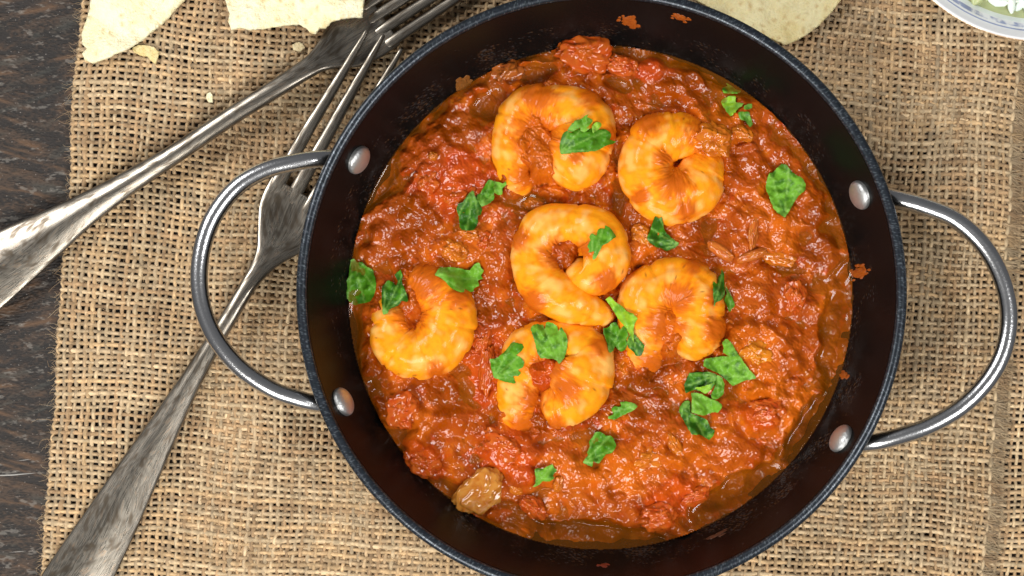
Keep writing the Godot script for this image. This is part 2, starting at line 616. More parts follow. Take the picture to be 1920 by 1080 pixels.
# [x, y, radius x, radius y, turn, mm up, tone]; tone: d dark, b brick, o orange, r red, y ochre
const LUMPS := [
	[850, 340, 95, 80, 0.3, 1.6, "r"], [740, 430, 90, 70, -0.4, 0.8, "b"], [800, 280, 60, 45, -0.6, 0.9, "b"], [870, 240, 50, 40, -0.5, 0.4, "d"],
	[950, 130, 48, 40, -0.3, 1.6, "b"], [1095, 95, 70, 55, 0.2, 2.4, "b"], [1090, 60, 45, 25, 0.1, 2.5, "r"], [1230, 150, 110, 60, 0.15, 0.3, "d"], [1210, 130, 50, 25, 0.2, 0.8, "r"],
	[1320, 130, 60, 30, 0.4, 0.2, "d"], [1260, 190, 70, 35, 0.2, 0.8, "b"], [1400, 240, 60, 50, 0.5, 0.7, "b"], [1340, 250, 60, 60, 0.5, 1.9, "o"], [1480, 280, 50, 60, 0.4, 0.7, "b"], [1500, 250, 45, 25, 0.6, 0.6, "r"],
	[1390, 320, 60, 50, 0.2, 1.6, "b"], [1500, 390, 50, 50, 0.0, 1.0, "b"], [1540, 430, 45, 90, 0.0, 0.4, "d"], [1440, 430, 70, 60, 0.3, 1.5, "o"], [1380, 450, 60, 60, 0.3, 0.9, "b"],
	[1430, 560, 75, 70, 0.0, 1.4, "b"], [1420, 670, 85, 80, 0.2, 2.4, "o"], [1500, 640, 45, 90, 0.1, 0.8, "b"], [1450, 770, 80, 60, -0.2, 1.6, "o"], [1420, 780, 40, 30, 0.2, 1.2, "r"],
	[1250, 820, 80, 50, 0.1, 1.0, "b"], [1330, 840, 90, 55, -0.1, 1.2, "o"], [1380, 850, 60, 40, -0.1, 0.6, "b"], [1200, 880, 90, 65, 0.1, 1.6, "o"], [1260, 940, 60, 50, -0.3, 1.4, "r"],
	[1150, 960, 70, 40, 0.2, 0.8, "b"], [1230, 985, 60, 30, -0.2, 1.3, "b"], [1080, 900, 70, 50, 0.2, 0.9, "o"], [960, 850, 75, 55, 0.4, 1.8, "r"], [1020, 830, 60, 30, 0.0, 0.4, "b"],
	[800, 760, 100, 55, 0.1, 0.9, "b"], [760, 800, 60, 60, 0.3, 1.3, "o"], [790, 865, 55, 40, 0.4, 1.4, "r"], [870, 800, 60, 45, 0.1, 0.6, "b"], [850, 745, 60, 35, 0.1, -0.5, "d"],
	[910, 680, 38, 90, 0.1, 1.0, "r"], [905, 590, 45, 50, 0.0, 0.4, "d"], [930, 500, 35, 70, 0.2, 0.9, "b"], [870, 470, 55, 40, 0.2, 1.2, "o"], [780, 400, 60, 35, 0.2, -0.2, "d"],
	[700, 560, 45, 60, 0.0, 0.2, "b"], [670, 660, 30, 80, 0.0, 0.2, "d"], [690, 730, 45, 50, 0.2, 0.3, "d"], [1000, 390, 60, 40, 0.0, -0.6, "d"], [1190, 450, 50, 60, 0.1, 1.3, "o"],
	[1180, 390, 35, 60, 0.0, -0.8, "d"], [1270, 470, 45, 25, 0.2, 0.7, "b"], [1200, 740, 70, 50, 0.1, 0.3, "d"], [1060, 640, 40, 30, 0, -0.5, "d"], [1256, 620, 26, 56, 0.1, 5.0, "o"],
	[1012, 284, 40, 76, -0.2, 6.0, "o"], [770, 592, 40, 60, 0.0, 1.6, "b"], [1024, 694, 38, 46, 0.0, 5.0, "r"], [1054, 474, 40, 50, 0.0, 2.2, "b"], [1110, 990, 80, 30, 0.2, -0.6, "d"], [930, 930, 90, 45, 0.3, 0.5, "b"], [880, 960, 60, 25, 0.3, 0.2, "b"],
]
# places where the solids sink and the spiced oil stands: [x, y, radius x, radius y, turn, mm down]
const DIPS := [
	[1560, 630, 28, 105, 0.12, 5.2], [1512, 800, 28, 85, 0.55, 5.2], [1390, 912, 105, 27, -0.42, 5.4], [1120, 1006, 150, 30, 0.06, 5.4], [990, 975, 60, 24, 0.6, 2.6], [1290, 960, 40, 40, 0.3, 2.5],
	[1000, 140, 45, 22, -0.2, 3.6], [915, 195, 40, 34, -0.7, 3.4], [705, 350, 26, 70, 0.5, 2.6], [1000, 385, 45, 20, 0.1, 2.6], [1160, 355, 16, 70, 0.1, 2.2], [890, 740, 40, 30, 0.3, 1.6], [830, 520, 24, 14, 0.2, 2.4],
	[1480, 500, 50, 18, 0.1, 1.6], [1240, 190, 60, 14, 0.1, 1.5], [1160, 160, 30, 14, 0.3, 2.0], [1340, 140, 70, 16, 0.45, 2.4], [1210, 730, 50, 16, 0.2, 1.4], [660, 620, 12, 70, 0.0, 2.0], [1320, 470, 30, 12, 0.3, 1.6],
]


func sauce_at(p: Vector2) -> int:
	var i := clampi(int(round((p.x - G0.x) / STEP)), 0, GN - 1)
	var j := clampi(int(round((p.y - G0.y) / STEP)), 0, GN - 1)
	return j * GN + i


func build_sauce() -> void:
	var rad := 86.4
	GN = int(2.0 * rad / STEP) + 1
	G0 = pan_c - Vector2(rad, rad)
	H.resize(GN * GN)
	var tone := PackedColorArray(); tone.resize(GN * GN)
	var w1 := noise(31, 1.0 / 17.0); var w2 := noise(32, 1.0 / 7.0)
	var cell := noise(33, 1.0 / 8.0, 1, FastNoiseLite.TYPE_CELLULAR)
	cell.cellular_return_type = FastNoiseLite.RETURN_DISTANCE
	cell.cellular_jitter = 1.0
	cell.domain_warp_enabled = true
	cell.domain_warp_amplitude = 3.0
	cell.domain_warp_frequency = 0.12
	var w3 := noise(34, 1.0 / 2.4, 2); var w4 := noise(35, 1.0 / 1.0, 2)
	var pulp := noise(38, 1.0 / 1.15, 1, FastNoiseLite.TYPE_CELLULAR)
	pulp.cellular_return_type = FastNoiseLite.RETURN_DISTANCE
	var c1 := noise(36, 1.0 / 12.0, 3); var c2 := noise(37, 1.0 / 1.5, 2); var c3 := noise(39, 1.0 / 6.0, 3)
	for j in GN:
		var z := G0.y + j * STEP
		for i in GN:
			var x := G0.x + i * STEP
			var dx := x - pan_c.x; var dz := z - pan_c.y
			var r := sqrt(dx * dx + dz * dz)
			var k := j * GN + i
			if r > rad + 0.5:
				H[k] = 5.0
				continue
			var lump := 1.0 - (cell.get_noise_2d(x, z) + 1.0)   # high in the middle of each cell
			var rough := clampf(0.6 + w1.get_noise_2d(z + 50, x) * 0.8, 0.15, 1.0)
			H[k] = 17.1 + w1.get_noise_2d(x, z) * 0.8 + w2.get_noise_2d(x, z) * 0.65 + lump * 3.3 + rough * (w3.get_noise_2d(x, z) * 0.22 + w4.get_noise_2d(x, z) * 0.035 - pulp.get_noise_2d(x, z) * 0.05) - 2.3 * smoothstep(79.0, 86.5, r + w2.get_noise_2d(z, x) * 2.5 + w1.get_noise_2d(z, x) * 6.0)
			var t := c1.get_noise_2d(x, z)
			var f := c2.get_noise_2d(x, z)
			var q := c3.get_noise_2d(x, z)
			var c := BRICK.lerp(ORANGE, clampf(0.25 + t * 1.5 + f * 0.3, 0, 1))
			c = c.lerp(DARK, clampf(-t * 1.9 - 0.05 + f * 0.3, 0, 0.8))
			c = c.lerp(OCHRE, clampf(q * 1.8 - 0.6 + f * 0.4, 0, 0.5))
			c = c.lerp(RED, clampf(-q * 1.7 - 0.45, 0, 0.75))
			tone[k] = c
	for l in LUMPS:
		stamp(tone, w2, c3, l[0], l[1], l[2], l[3], l[4], l[5], {"d": DARK, "b": BRICK, "o": ORANGE, "r": RED, "y": OCHRE}[l[6]], 0.62)
	for d in DIPS:
		stamp(tone, w2, c3, d[0], d[1], d[2], d[3], d[4], -d[5], DARK, 0.0)
	var bank := PackedFloat32Array(); bank.resize(GN * GN)
	for p in PRAWNS:
		for row in path(p[0], 44):
			var c := M(row[0], row[1], SAUCE_H + 3.0)
			var rr: float = row[2] * 0.181
			var reach := rr * 1.55
			for j in range(maxi(0, int((c.y - reach - G0.y) / STEP)), mini(GN - 1, int((c.y + reach - G0.y) / STEP)) + 1):
				for i in range(maxi(0, int((c.x - reach - G0.x) / STEP)), mini(GN - 1, int((c.x + reach - G0.x) / STEP)) + 1):
					var x := G0.x + i * STEP - c.x; var z := G0.y + j * STEP - c.y
					var d := sqrt(x * x + z * z) / rr
					if d < 1.55:
						var k := j * GN + i
						bank[k] = maxf(bank[k], 1.0 - smoothstep(0.85, 1.55, d))
	for j in GN:
		for i in GN:
			var k := j * GN + i
			if bank[k] > 0.0:
				var x := G0.x + i * STEP; var z := G0.y + j * STEP
				H[k] += bank[k] * maxf(0.0, 1.1 + 1.9 * w2.get_noise_2d(x + 31.0, z - 12.0) + 0.8 * w3.get_noise_2d(x - 9.0, z))
	TOPS = H.duplicate()
	var mb := MB.new(); var oil := MB.new()
	var id := PackedInt32Array(); id.resize(GN * GN); id.fill(-1)
	var io := PackedInt32Array(); io.resize(GN * GN); io.fill(-1)
	for j in range(1, GN - 1):
		for i in range(1, GN - 1):
			var k := j * GN + i
			var p := Vector2(G0.x + i * STEP, G0.y + j * STEP)
			var r := p.distance_to(pan_c)
			if r > rad - 0.4: continue
			id[k] = mb.v.size()
			mb.v.append(Vector3(p.x, H[k], p.y) * 0.001)
			mb.n.append(Vector3((H[k - 1] - H[k + 1]) / (2 * STEP), 1.0, (H[k - GN] - H[k + GN]) / (2 * STEP)).normalized())
			mb.c.append(tone[k])
	for j in range(1, GN - 2):
		for i in range(1, GN - 2):
			var k := j * GN + i
			if id[k] >= 0 and id[k + 1] >= 0 and id[k + GN] >= 0 and id[k + GN + 1] >= 0:
				mb.quad(id[k], id[k + 1], id[k + GN + 1], id[k + GN])
	# the oil climbs a little where it meets the solids and the pan
	var soft := H.duplicate()
	for way in 4:
		var src := soft.duplicate()
		var d := 1 if way % 2 == 0 else GN
		for k in range(4 * GN + 4, GN * GN - 4 * GN - 4):
			soft[k] = (src[k - 4 * d] + src[k - 3 * d] + src[k - 2 * d] + src[k - d] + src[k] + src[k + d] + src[k + 2 * d] + src[k + 3 * d] + src[k + 4 * d]) / 9.0
	var OH := PackedFloat32Array(); OH.resize(GN * GN)
	for j in GN:
		for i in GN:
			var k := j * GN + i
			var r := Vector2(G0.x + i * STEP, G0.y + j * STEP).distance_to(pan_c)
			var deep := OIL - soft[k]
			OH[k] = OIL + 1.0 * exp(-maxf(deep, 0.0) / 1.2) + 0.7 * exp(-maxf(wall_r(OIL) - r, 0.0) / 1.1)
	for j in range(1, GN - 1):
		for i in range(1, GN - 1):
			var k := j * GN + i
			var p := Vector2(G0.x + i * STEP, G0.y + j * STEP)
			if p.distance_to(pan_c) > wall_r(OIL) + 0.25 or OH[k] < H[k] - 0.35: continue
			io[k] = oil.v.size()
			oil.v.append(Vector3(p.x, OH[k], p.y) * 0.001)
			oil.n.append(Vector3((OH[k - 1] - OH[k + 1]) / (2 * STEP), 1.0, (OH[k - GN] - OH[k + GN]) / (2 * STEP)).normalized())
	for j in range(1, GN - 2):
		for i in range(1, GN - 2):
			var k := j * GN + i
			if io[k] >= 0 and io[k + 1] >= 0 and io[k + GN] >= 0 and io[k + GN + 1] >= 0:
				oil.quad(io[k], io[k + 1], io[k + GN + 1], io[k + GN])
	single("tomato_sauce", mb, wet(), "thick brick red tomato curry sauce filling the black pan", "sauce")
	var om := mat(Color(0.26, 0.078, 0.0), 0.03, 0.0, false)
	om.transparency = BaseMaterial3D.TRANSPARENCY_ALPHA
	om.albedo_color.a = 0.30
	om.metallic_specular = 0.35
	single("spiced_oil", oil, om, "glossy amber oil standing in the low parts of the curry and along the pan wall", "oil")


func stamp(tone: PackedColorArray, w: FastNoiseLite, c3: FastNoiseLite, px: float, py: float, rx: float, ry: float, turn: float, up: float, col: Color, share: float) -> void:
	var c := M(px, py, SAUCE_H)
	var a := rx * 0.182; var b := ry * 0.182
	var reach := maxf(a, b) * 1.35
	var ct := cos(turn); var st := sin(turn)
	var i0 := maxi(0, int((c.x - reach - G0.x) / STEP)); var i1 := mini(GN - 1, int((c.x + reach - G0.x) / STEP))
	var j0 := maxi(0, int((c.y - reach - G0.y) / STEP)); var j1 := mini(GN - 1, int((c.y + reach - G0.y) / STEP))
	for j in range(j0, j1 + 1):
		for i in range(i0, i1 + 1):
			var x := G0.x + i * STEP - c.x; var z := G0.y + j * STEP - c.y
			var u := (x * ct + z * st) / a; var v := (-x * st + z * ct) / b
			var d := sqrt(u * u + v * v) + 0.22 * w.get_noise_2d(x + c.x + 200.0, z + c.y) + 0.14 * c3.get_noise_2d(x + c.x, z + c.y - 77.0)
			if d > 1.2: continue
			var f := 1.0 - smoothstep(0.55, 1.1, d)
			var k := j * GN + i
			H[k] += up * f * (1.5 if up > 0.0 and up < 3.0 else 1.0)
			if share > 0.0:
				tone[k] = tone[k].lerp(col, share * (1.0 - smoothstep(0.7, 1.1, d)))


var wet_mat: StandardMaterial3D
func wet() -> StandardMaterial3D:
	if wet_mat == null:
		wet_mat = mat(Color(1, 1, 1), 0.5)
		wet_mat.metallic_specular = 0.15
		wet_mat.clearcoat_enabled = true
		wet_mat.clearcoat = 0.75
		wet_mat.clearcoat_roughness = 0.04
		bump(wet_mat, noise_tex(noise(41, 0.05, 2), 512), 0.0022, 1.0 / 0.024)
	return wet_mat


# ---------------------------------------------------------------- lumps of vegetable, splashes, crumbs
func blob(size: Vector3, axes: Basis, at: Vector3, seed_: int, rough: float, tones: Array, square := 0.92, rows := 22, sides := 32) -> MB:   # mm
	var mb := MB.new()
	var f := noise(seed_, 0.9, 3); var g := noise(seed_ + 1, 2.6, 2)
	for i in rows + 1:
		var la := PI * i / rows - PI / 2
		for j in sides + 1:
			var lo := TAU * (j % sides) / sides
			var d := Vector3(cos(la) * cos(lo), sin(la), cos(la) * sin(lo))
			var q := Vector3(sgn_pow(d.x, square), sgn_pow(d.y, square), sgn_pow(d.z, square))
			var k := 1.0 + rough * f.get_noise_3dv(d * 1.3) + rough * 0.35 * g.get_noise_3dv(d * 2.0)
			mb.v.append((at + axes * (q * k * size)) * 0.001)
			var t := clampf(0.5 + 0.9 * f.get_noise_3dv(d * 2.4 + Vector3(5, 1, 2)) + 0.4 * g.get_noise_3dv(d * 3.0), 0, 1)
			mb.c.append((tones[0] as Color).lerp(tones[1], t))
	for i in rows:
		for j in sides:
			var a := i * (sides + 1) + j
			mb.quad(a, a + 1, a + sides + 2, a + sides + 1)
	fix(mb, at * 0.001)
	return mb


func sgn_pow(x: float, p: float) -> float:
	return signf(x) * pow(absf(x), p)


func raise(c: Vector2, a: float, b: float, turn: float, top: float) -> void:
	var reach := maxf(a, b)
	for j in range(int((c.y - reach - G0.y) / STEP), int((c.y + reach - G0.y) / STEP) + 1):
		for i in range(int((c.x - reach - G0.x) / STEP), int((c.x + reach - G0.x) / STEP) + 1):
			if i < 0 or j < 0 or i >= GN or j >= GN: continue
			var x := G0.x + i * STEP - c.x; var z := G0.y + j * STEP - c.y
			var u := (x * cos(turn) + z * sin(turn)) / a; var v := (-x * sin(turn) + z * cos(turn)) / b
			var d := u * u + v * v
			if d < 1.0:
				var k := j * GN + i
				TOPS[k] = maxf(TOPS[k], top - (1.0 - sqrt(1.0 - d)) * minf(a, b) * 0.8)


func build_chunks() -> void:
	var tom := [Color(0.40, 0.048, 0.007), Color(0.46, 0.10, 0.009)]
	var tom2 := [Color(0.44, 0.10, 0.009), Color(0.52, 0.155, 0.012)]
	var skin := [Color(0.42, 0.085, 0.014), Color(0.46, 0.14, 0.02)]
	# x, y, half length, half width, turn, half height mm, how far its middle lies above the sauce mm, tones, label
	var list := [
		[1094, 92, 50, 36, 0.25, 5.0, 0.6, tom, "square red brown tomato chunk leaning on the far wall of the pan"],
		[952, 134, 36, 30, -0.4, 4.0, 0.4, [Color(0.27, 0.06, 0.012), Color(0.40, 0.11, 0.016)], "brown orange tomato chunk by the far left wall, beside an oily gap"],
		[880, 436, 20, 15, 0.2, 3.0, 1.2, tom2, "small round orange tomato bit just below the long folded leaf"],
		[852, 470, 26, 18, 0.4, 3.2, 0.8, tom2, "knobbly orange tomato chunk above the left prawn's notched leaf"],
		[908, 455, 22, 16, -0.6, 2.6, 0.6, tom, "red orange tomato piece left of the central curled prawn"],
		[914, 690, 15, 44, 0.12, 3.0, 0.6, tom, "long upright strip of tomato between left and lower prawns"],
		[905, 640, 16, 26, 0.5, 2.8, 0.4, tom, "short tilted tomato strip at the right edge of the left prawn"],
		[1412, 440, 10, 34, 0.15, 2.6, 1.4, skin, "upright curl of tomato skin in the right half of the pan"],
		[1412, 478, 30, 10, -0.35, 2.6, 1.3, skin, "flat curl of tomato skin meeting the upright curl"],
		[1352, 470, 28, 12, 0.6, 2.4, 0.8, skin, "slanting tomato sliver above the right prawn"],
		[1418, 664, 34, 30, 0.2, 4.0, 0.8, [Color(0.50, 0.13, 0.010), Color(0.56, 0.20, 0.012)], "bright orange tomato lump right of the pointed triangular leaf"],
		[1438, 772, 34, 24, -0.2, 3.6, 0.7, tom, "red tomato lump right of the big cilantro clump"],
		[946, 836, 40, 26, 0.5, 3.8, 0.7, tom, "large red tomato chunk below the lower prawn"],
		[790, 868, 34, 25, 0.4, 3.8, 0.7, tom, "rounded red tomato chunk at the lower left wall"],
		[752, 770, 30, 34, 0.2, 3.0, 0.3, tom, "broad orange lump inside the lower left rivet"],
		[1046, 905, 10, 18, 0.1, 2.4, 1.0, tom2, "small upright orange bit just right of the smallest leaf"],
		[1206, 862, 44, 26, -0.15, 3.6, 0.4, tom2, "wide orange lump right of the lowest ragged leaf"],
		[1236, 968, 34, 24, -0.3, 3.8, 0.7, tom, "red tomato chunk above the oil at the near edge"],
		[1000, 952, 26, 18, 0.7, 3.2, 0.7, tom, "tomato chunk above the left end of the long oil streak"],
		[1340, 262, 34, 30, 0.4, 4.0, 0.8, tom2, "sauce coated lump against the right side of the upper right prawn"],
		[1208, 446, 26, 28, 0.2, 3.4, 1.0, [Color(0.44, 0.11, 0.010), Color(0.52, 0.17, 0.012)], "smooth orange lump between the central prawn and dark triangular leaf"],
		[1492, 556, 20, 30, 0.1, 3.0, 0.6, tom, "brown red tomato piece by the right wall, next to the oil"],
		[1505, 265, 26, 14, 0.6, 3.0, 0.7, tom, "red tomato sliver near the upper right wall"],
		[862, 372, 34, 26, -0.3, 3.4, 0.6, tom, "soft red tomato chunk left of the long folded leaf"],
		[800, 340, 26, 24, 0.5, 3.0, 0.3, tom, "dark red pulp lump inside the upper left rivet"],
		[968, 918, 14, 12, 0.0, 2.2, 0.7, tom2, "tiny amber tomato bit beside the shiny onion piece"],
		[1302, 930, 30, 18, -0.4, 3.2, 0.5, tom, "tomato ridge at the near right edge above the oil crescent"],
		[1165, 120, 30, 18, 0.3, 3.0, 0.6, tom, "low tomato piece right of the square chunk at the far wall"],
	]
	var s := 100
	for l in list:
		s += 3
		var k := sauce_at(M(l[0], l[1], SAUCE_H))
		var h: float = H[k] + l[6]
		var c := M(l[0], l[1], h)
		var mb := blob(Vector3(l[2] * 0.182, l[5], l[3] * 0.182), Basis(Vector3.UP, -l[4]), Vector3(c.x, h - l[5] * 0.7, c.y), s, 0.42 if l[3] > 13 else 0.16, l[7], 0.92, 30, 44)
		single("tomato_chunk", mb, wet(), l[8], "tomato chunk", "tomato chunks in the curry")
		raise(c, l[2] * 0.182, l[3] * 0.182, l[4], h + l[5] * 0.45)
	# onion: translucent, shiny slices
	var om := mat(Color(1, 1, 1), 0.22)
	om.clearcoat_enabled = true; om.clearcoat = 0.9; om.clearcoat_roughness = 0.05; om.metallic_specular = 0.25
	om.subsurf_scatter_enabled = true; om.subsurf_scatter_strength = 0.1
	bump(om, noise_tex(noise(43, 0.02, 2), 256), 0.012, 1.0 / 0.02)
	var pale := [Color(0.40, 0.115, 0.010), Color(0.54, 0.235, 0.045)]
	var amber := [Color(0.44, 0.095, 0.006), Color(0.50, 0.145, 0.010)]
	var onions := [
		[898, 924, 48, 36, -0.7, 3.0, 1.6, pale, "shiny translucent onion piece at the near left wall"],
		[806, 912, 28, 11, -0.25, 2.2, 1.2, amber, "pointed amber onion sliver touching the near left wall"],
		[1394, 250, 20, 13, 0.4, 2.2, 1.0, amber, "small translucent onion bit below the upper right chopped leaves"],
		[1460, 484, 34, 14, 0.2, 2.2, 0.8, amber, "faint amber onion slice right of the tomato skin curls"],
		[1004, 384, 24, 14, 0.2, 2.4, 1.0, amber, "amber onion piece in the oil between the two upper left prawns"],
		[812, 292, 9, 8, 0.0, 1.8, 1.0, amber, "tiny yellow onion bit near the upper left rivet"],
		[1268, 838, 26, 11, 1.1, 2.4, 0.8, amber, "amber onion strip below the big cilantro clump"],
		[1150, 470, 0, 0, 0, 0, 0, amber, ""],
	]
	for l in onions:
		if l[8] == "": continue
		s += 3
		var k := sauce_at(M(l[0], l[1], SAUCE_H))
		var h: float = H[k] + l[6]
		var c := M(l[0], l[1], h)
		var tilt := Basis(Vector3.UP, -l[4]) * Basis(Vector3.RIGHT, 0.12)
		var mb := blob(Vector3(l[2] * 0.182, l[5], l[3] * 0.182), tilt, Vector3(c.x, h - l[5] * 0.5, c.y), s, 0.3, l[7], 0.9 if l[2] > 40 else 0.9, 28, 40)
		single("onion_piece", mb, om, l[8], "onion piece", "onion pieces in the curry")
		raise(c, l[2] * 0.182, l[3] * 0.182, l[4], h + l[5] * 0.5)
	# splashes on the bare wall
	var wetc := [Color(0.24, 0.045, 0.007), Color(0.34, 0.088, 0.010)]
	for l in [
		[1612, 511, 27, 14, 1.0, wetc, "oval orange sauce splash on the right wall of the pan"],
		[1582, 703, 14, 8, 0.7, wetc, "small orange sauce splash on the lower right wall"],
		[1577, 541, 15, 8, 1.1, [Color(0.42, 0.19, 0.02), Color(0.5, 0.22, 0.03)], "amber sauce drop at the oil's right edge"],
		[1180, 40, 24, 12, 0.4, wetc, "smeared orange sauce splash high on the far wall"],
		[1275, 33, 20, 7, 0.3, wetc, "thin orange sauce smear on the far wall right of the other"],
		[868, 158, 26, 15, 0.5, [Color(0.14, 0.055, 0.014), Color(0.24, 0.09, 0.02)], "dry brown sauce crust on the upper left wall"],
		[1345, 1003, 34, 5, 0.2, [Color(0.06, 0.03, 0.02), Color(0.11, 0.05, 0.03)], "dark dried smear on the near right wall"],
		[1132, 1060, 12, 5, 0.2, [Color(0.18, 0.03, 0.015), Color(0.14, 0.03, 0.02)], "faint dark red fleck on the near wall"],
	]:
		s += 3
		var w := wall_at(l[0], l[1])
		var n := wall_normal(w)
		var along := n.cross(Vector3.UP).normalized()
		if absf(w.x - pan_c.x) > 60.0: along = n.cross(along).normalized()
		var ax := Basis(along, n, along.cross(n).normalized())
		var k := 1.7 if absf(w.x - pan_c.x) > 60.0 else 1.0
		var sa: float = l[2] * 0.178 * k * 0.8; var sb: float = l[3] * 0.178 * (1.0 if k > 1.0 else 1.7)
		var mb := blob(Vector3(sa * 0.72, l[4] * 0.8, sb * 0.72), ax, w, s, 0.5, l[5], 1.0, 22, 36)
		for q in 13:
			var o := Vector2.from_angle(rng.randf() * TAU) * rng.randf_range(0.5, 1.15)
			var z := rng.randf_range(0.10, 0.36)
			var more := blob(Vector3(maxf(sa * z, 0.25), l[4] * 0.5, maxf(sb * z, 0.25)), ax, w + ax.x * (o.x * sa) + ax.z * (o.y * sb), s + q, 0.4, l[5], 1.0, 8, 12)
			var f := mb.v.size()
			mb.v.append_array(more.v); mb.c.append_array(more.c)
			for e in more.ix: mb.ix.append(e + f)
		single("sauce_splash", mb, wet(), l[6], "sauce splash", "sauce splashes on the pan wall")


# ---------------------------------------------------------------- prawns
# spine: x, y, radius (photograph pixels), mm up; then sauce smears: x, y, radius; height of the spine mm; seed; label
const PRAWNS := [
	[[[1000, 350, 18, -1], [966, 328, 35, 0.5], [965, 256, 42, 1.0], [988, 208, 44, 1], [1040, 204, 46, 1.5], [1094, 226, 54, 1.5], [1088, 276, 60, 1.6], [1070, 312, 56, 2], [1050, 338, 34, 1]],
		[[1005, 255, 76], [990, 330, 44], [1110, 185, 36], [1010, 185, 50], [1142, 260, 30], [1080, 300, 20]], 17.0, 7, "upper left prawn curled open to the left with red sauce in its bend"],
	[[[1330, 276, 24, -1.5], [1318, 318, 45, 0], [1296, 358, 52, 0.8], [1246, 368, 54, 1.2], [1213, 326, 52, 1.4], [1221, 274, 50, 1.4], [1264, 256, 47, 1.2], [1304, 264, 38, 0.2], [1330, 282, 24, -1.5]],
		[[1215, 230, 44], [1335, 250, 80], [1285, 396, 30], [1200, 370, 24], [1262, 345, 50], [1240, 300, 24]], 17.4, 8, "upper right prawn curled into a nearly closed ring"],
	[[[1150, 596, 16, 0], [1118, 586, 28, 1], [1075, 568, 42, 2], [1020, 535, 46, 2.2], [998, 480, 40, 2.2], [1020, 428, 40, 2.5], [1070, 418, 36, 2.5], [1122, 440, 48, 3], [1132, 492, 48, 3], [1098, 514, 42, 2.6], [1080, 490, 24, 2]],
		[[1040, 480, 42], [1165, 560, 30], [1000, 565, 36], [1135, 530, 34], [975, 450, 30], [1100, 470, 26]], 18.2, 9, "central prawn curled in a tight spiral on top of the others"],
	[[[722, 556, 16, 0.5], [730, 600, 36, 1.5], [744, 645, 46, 1.5], [790, 664, 50, 1.2], [836, 628, 54, 1.4], [840, 572, 50, 1.4], [806, 540, 42, 1], [768, 524, 26, 0]],
		[[800, 525, 70], [772, 590, 48], [860, 560, 34], [820, 695, 28], [735, 530, 34]], 16.9, 10, "left prawn in a C shape open at the top, near the pan wall"],
	[[[1218, 702, 16, -1.5], [1211, 668, 38, -0.3], [1212, 612, 54, 0.8], [1217, 560, 57, 1.4], [1256, 536, 52, 1.8], [1298, 548, 56, 1.8], [1304, 594, 56, 1.5], [1296, 638, 50, 1.2], [1282, 668, 22, 0]],
		[[1272, 560, 46], [1245, 612, 56], [1345, 620, 44], [1300, 500, 26], [1225, 690, 50], [1335, 560, 24]], 17.0, 11, "right prawn shaped like a heart with its tail pointing down"],
	[[[990, 808, 20, -2], [970, 768, 38, 0.3], [974, 708, 42, 0.8], [990, 656, 44, 1.0], [1040, 644, 43, 0.8], [1092, 662, 54, 1], [1086, 710, 64, 1.4], [1060, 752, 52, 1.2], [1022, 764, 36, 0]],
		[[1028, 690, 56], [985, 805, 54], [1060, 730, 44], [1000, 750, 40], [1125, 650, 30], [1040, 800, 34]], 16.7, 12, "lower prawn tucked under the central one with two leaves on it"],
]


func build_prawns() -> void:
	var pm := mat(Color(1, 1, 1), 0.5)
	pm.metallic_specular = 0.2
	pm.clearcoat_enabled = true; pm.clearcoat = 0.22; pm.clearcoat_roughness = 0.12
	pm.subsurf_scatter_enabled = true; pm.subsurf_scatter_strength = 0.05
	bump(pm, noise_tex(noise(51, 0.02, 4), 256), 0.010, 1.0 / 0.022)
	for p in PRAWNS:
		prawn(p[0], p[1], p[2], p[3], pm, p[4])


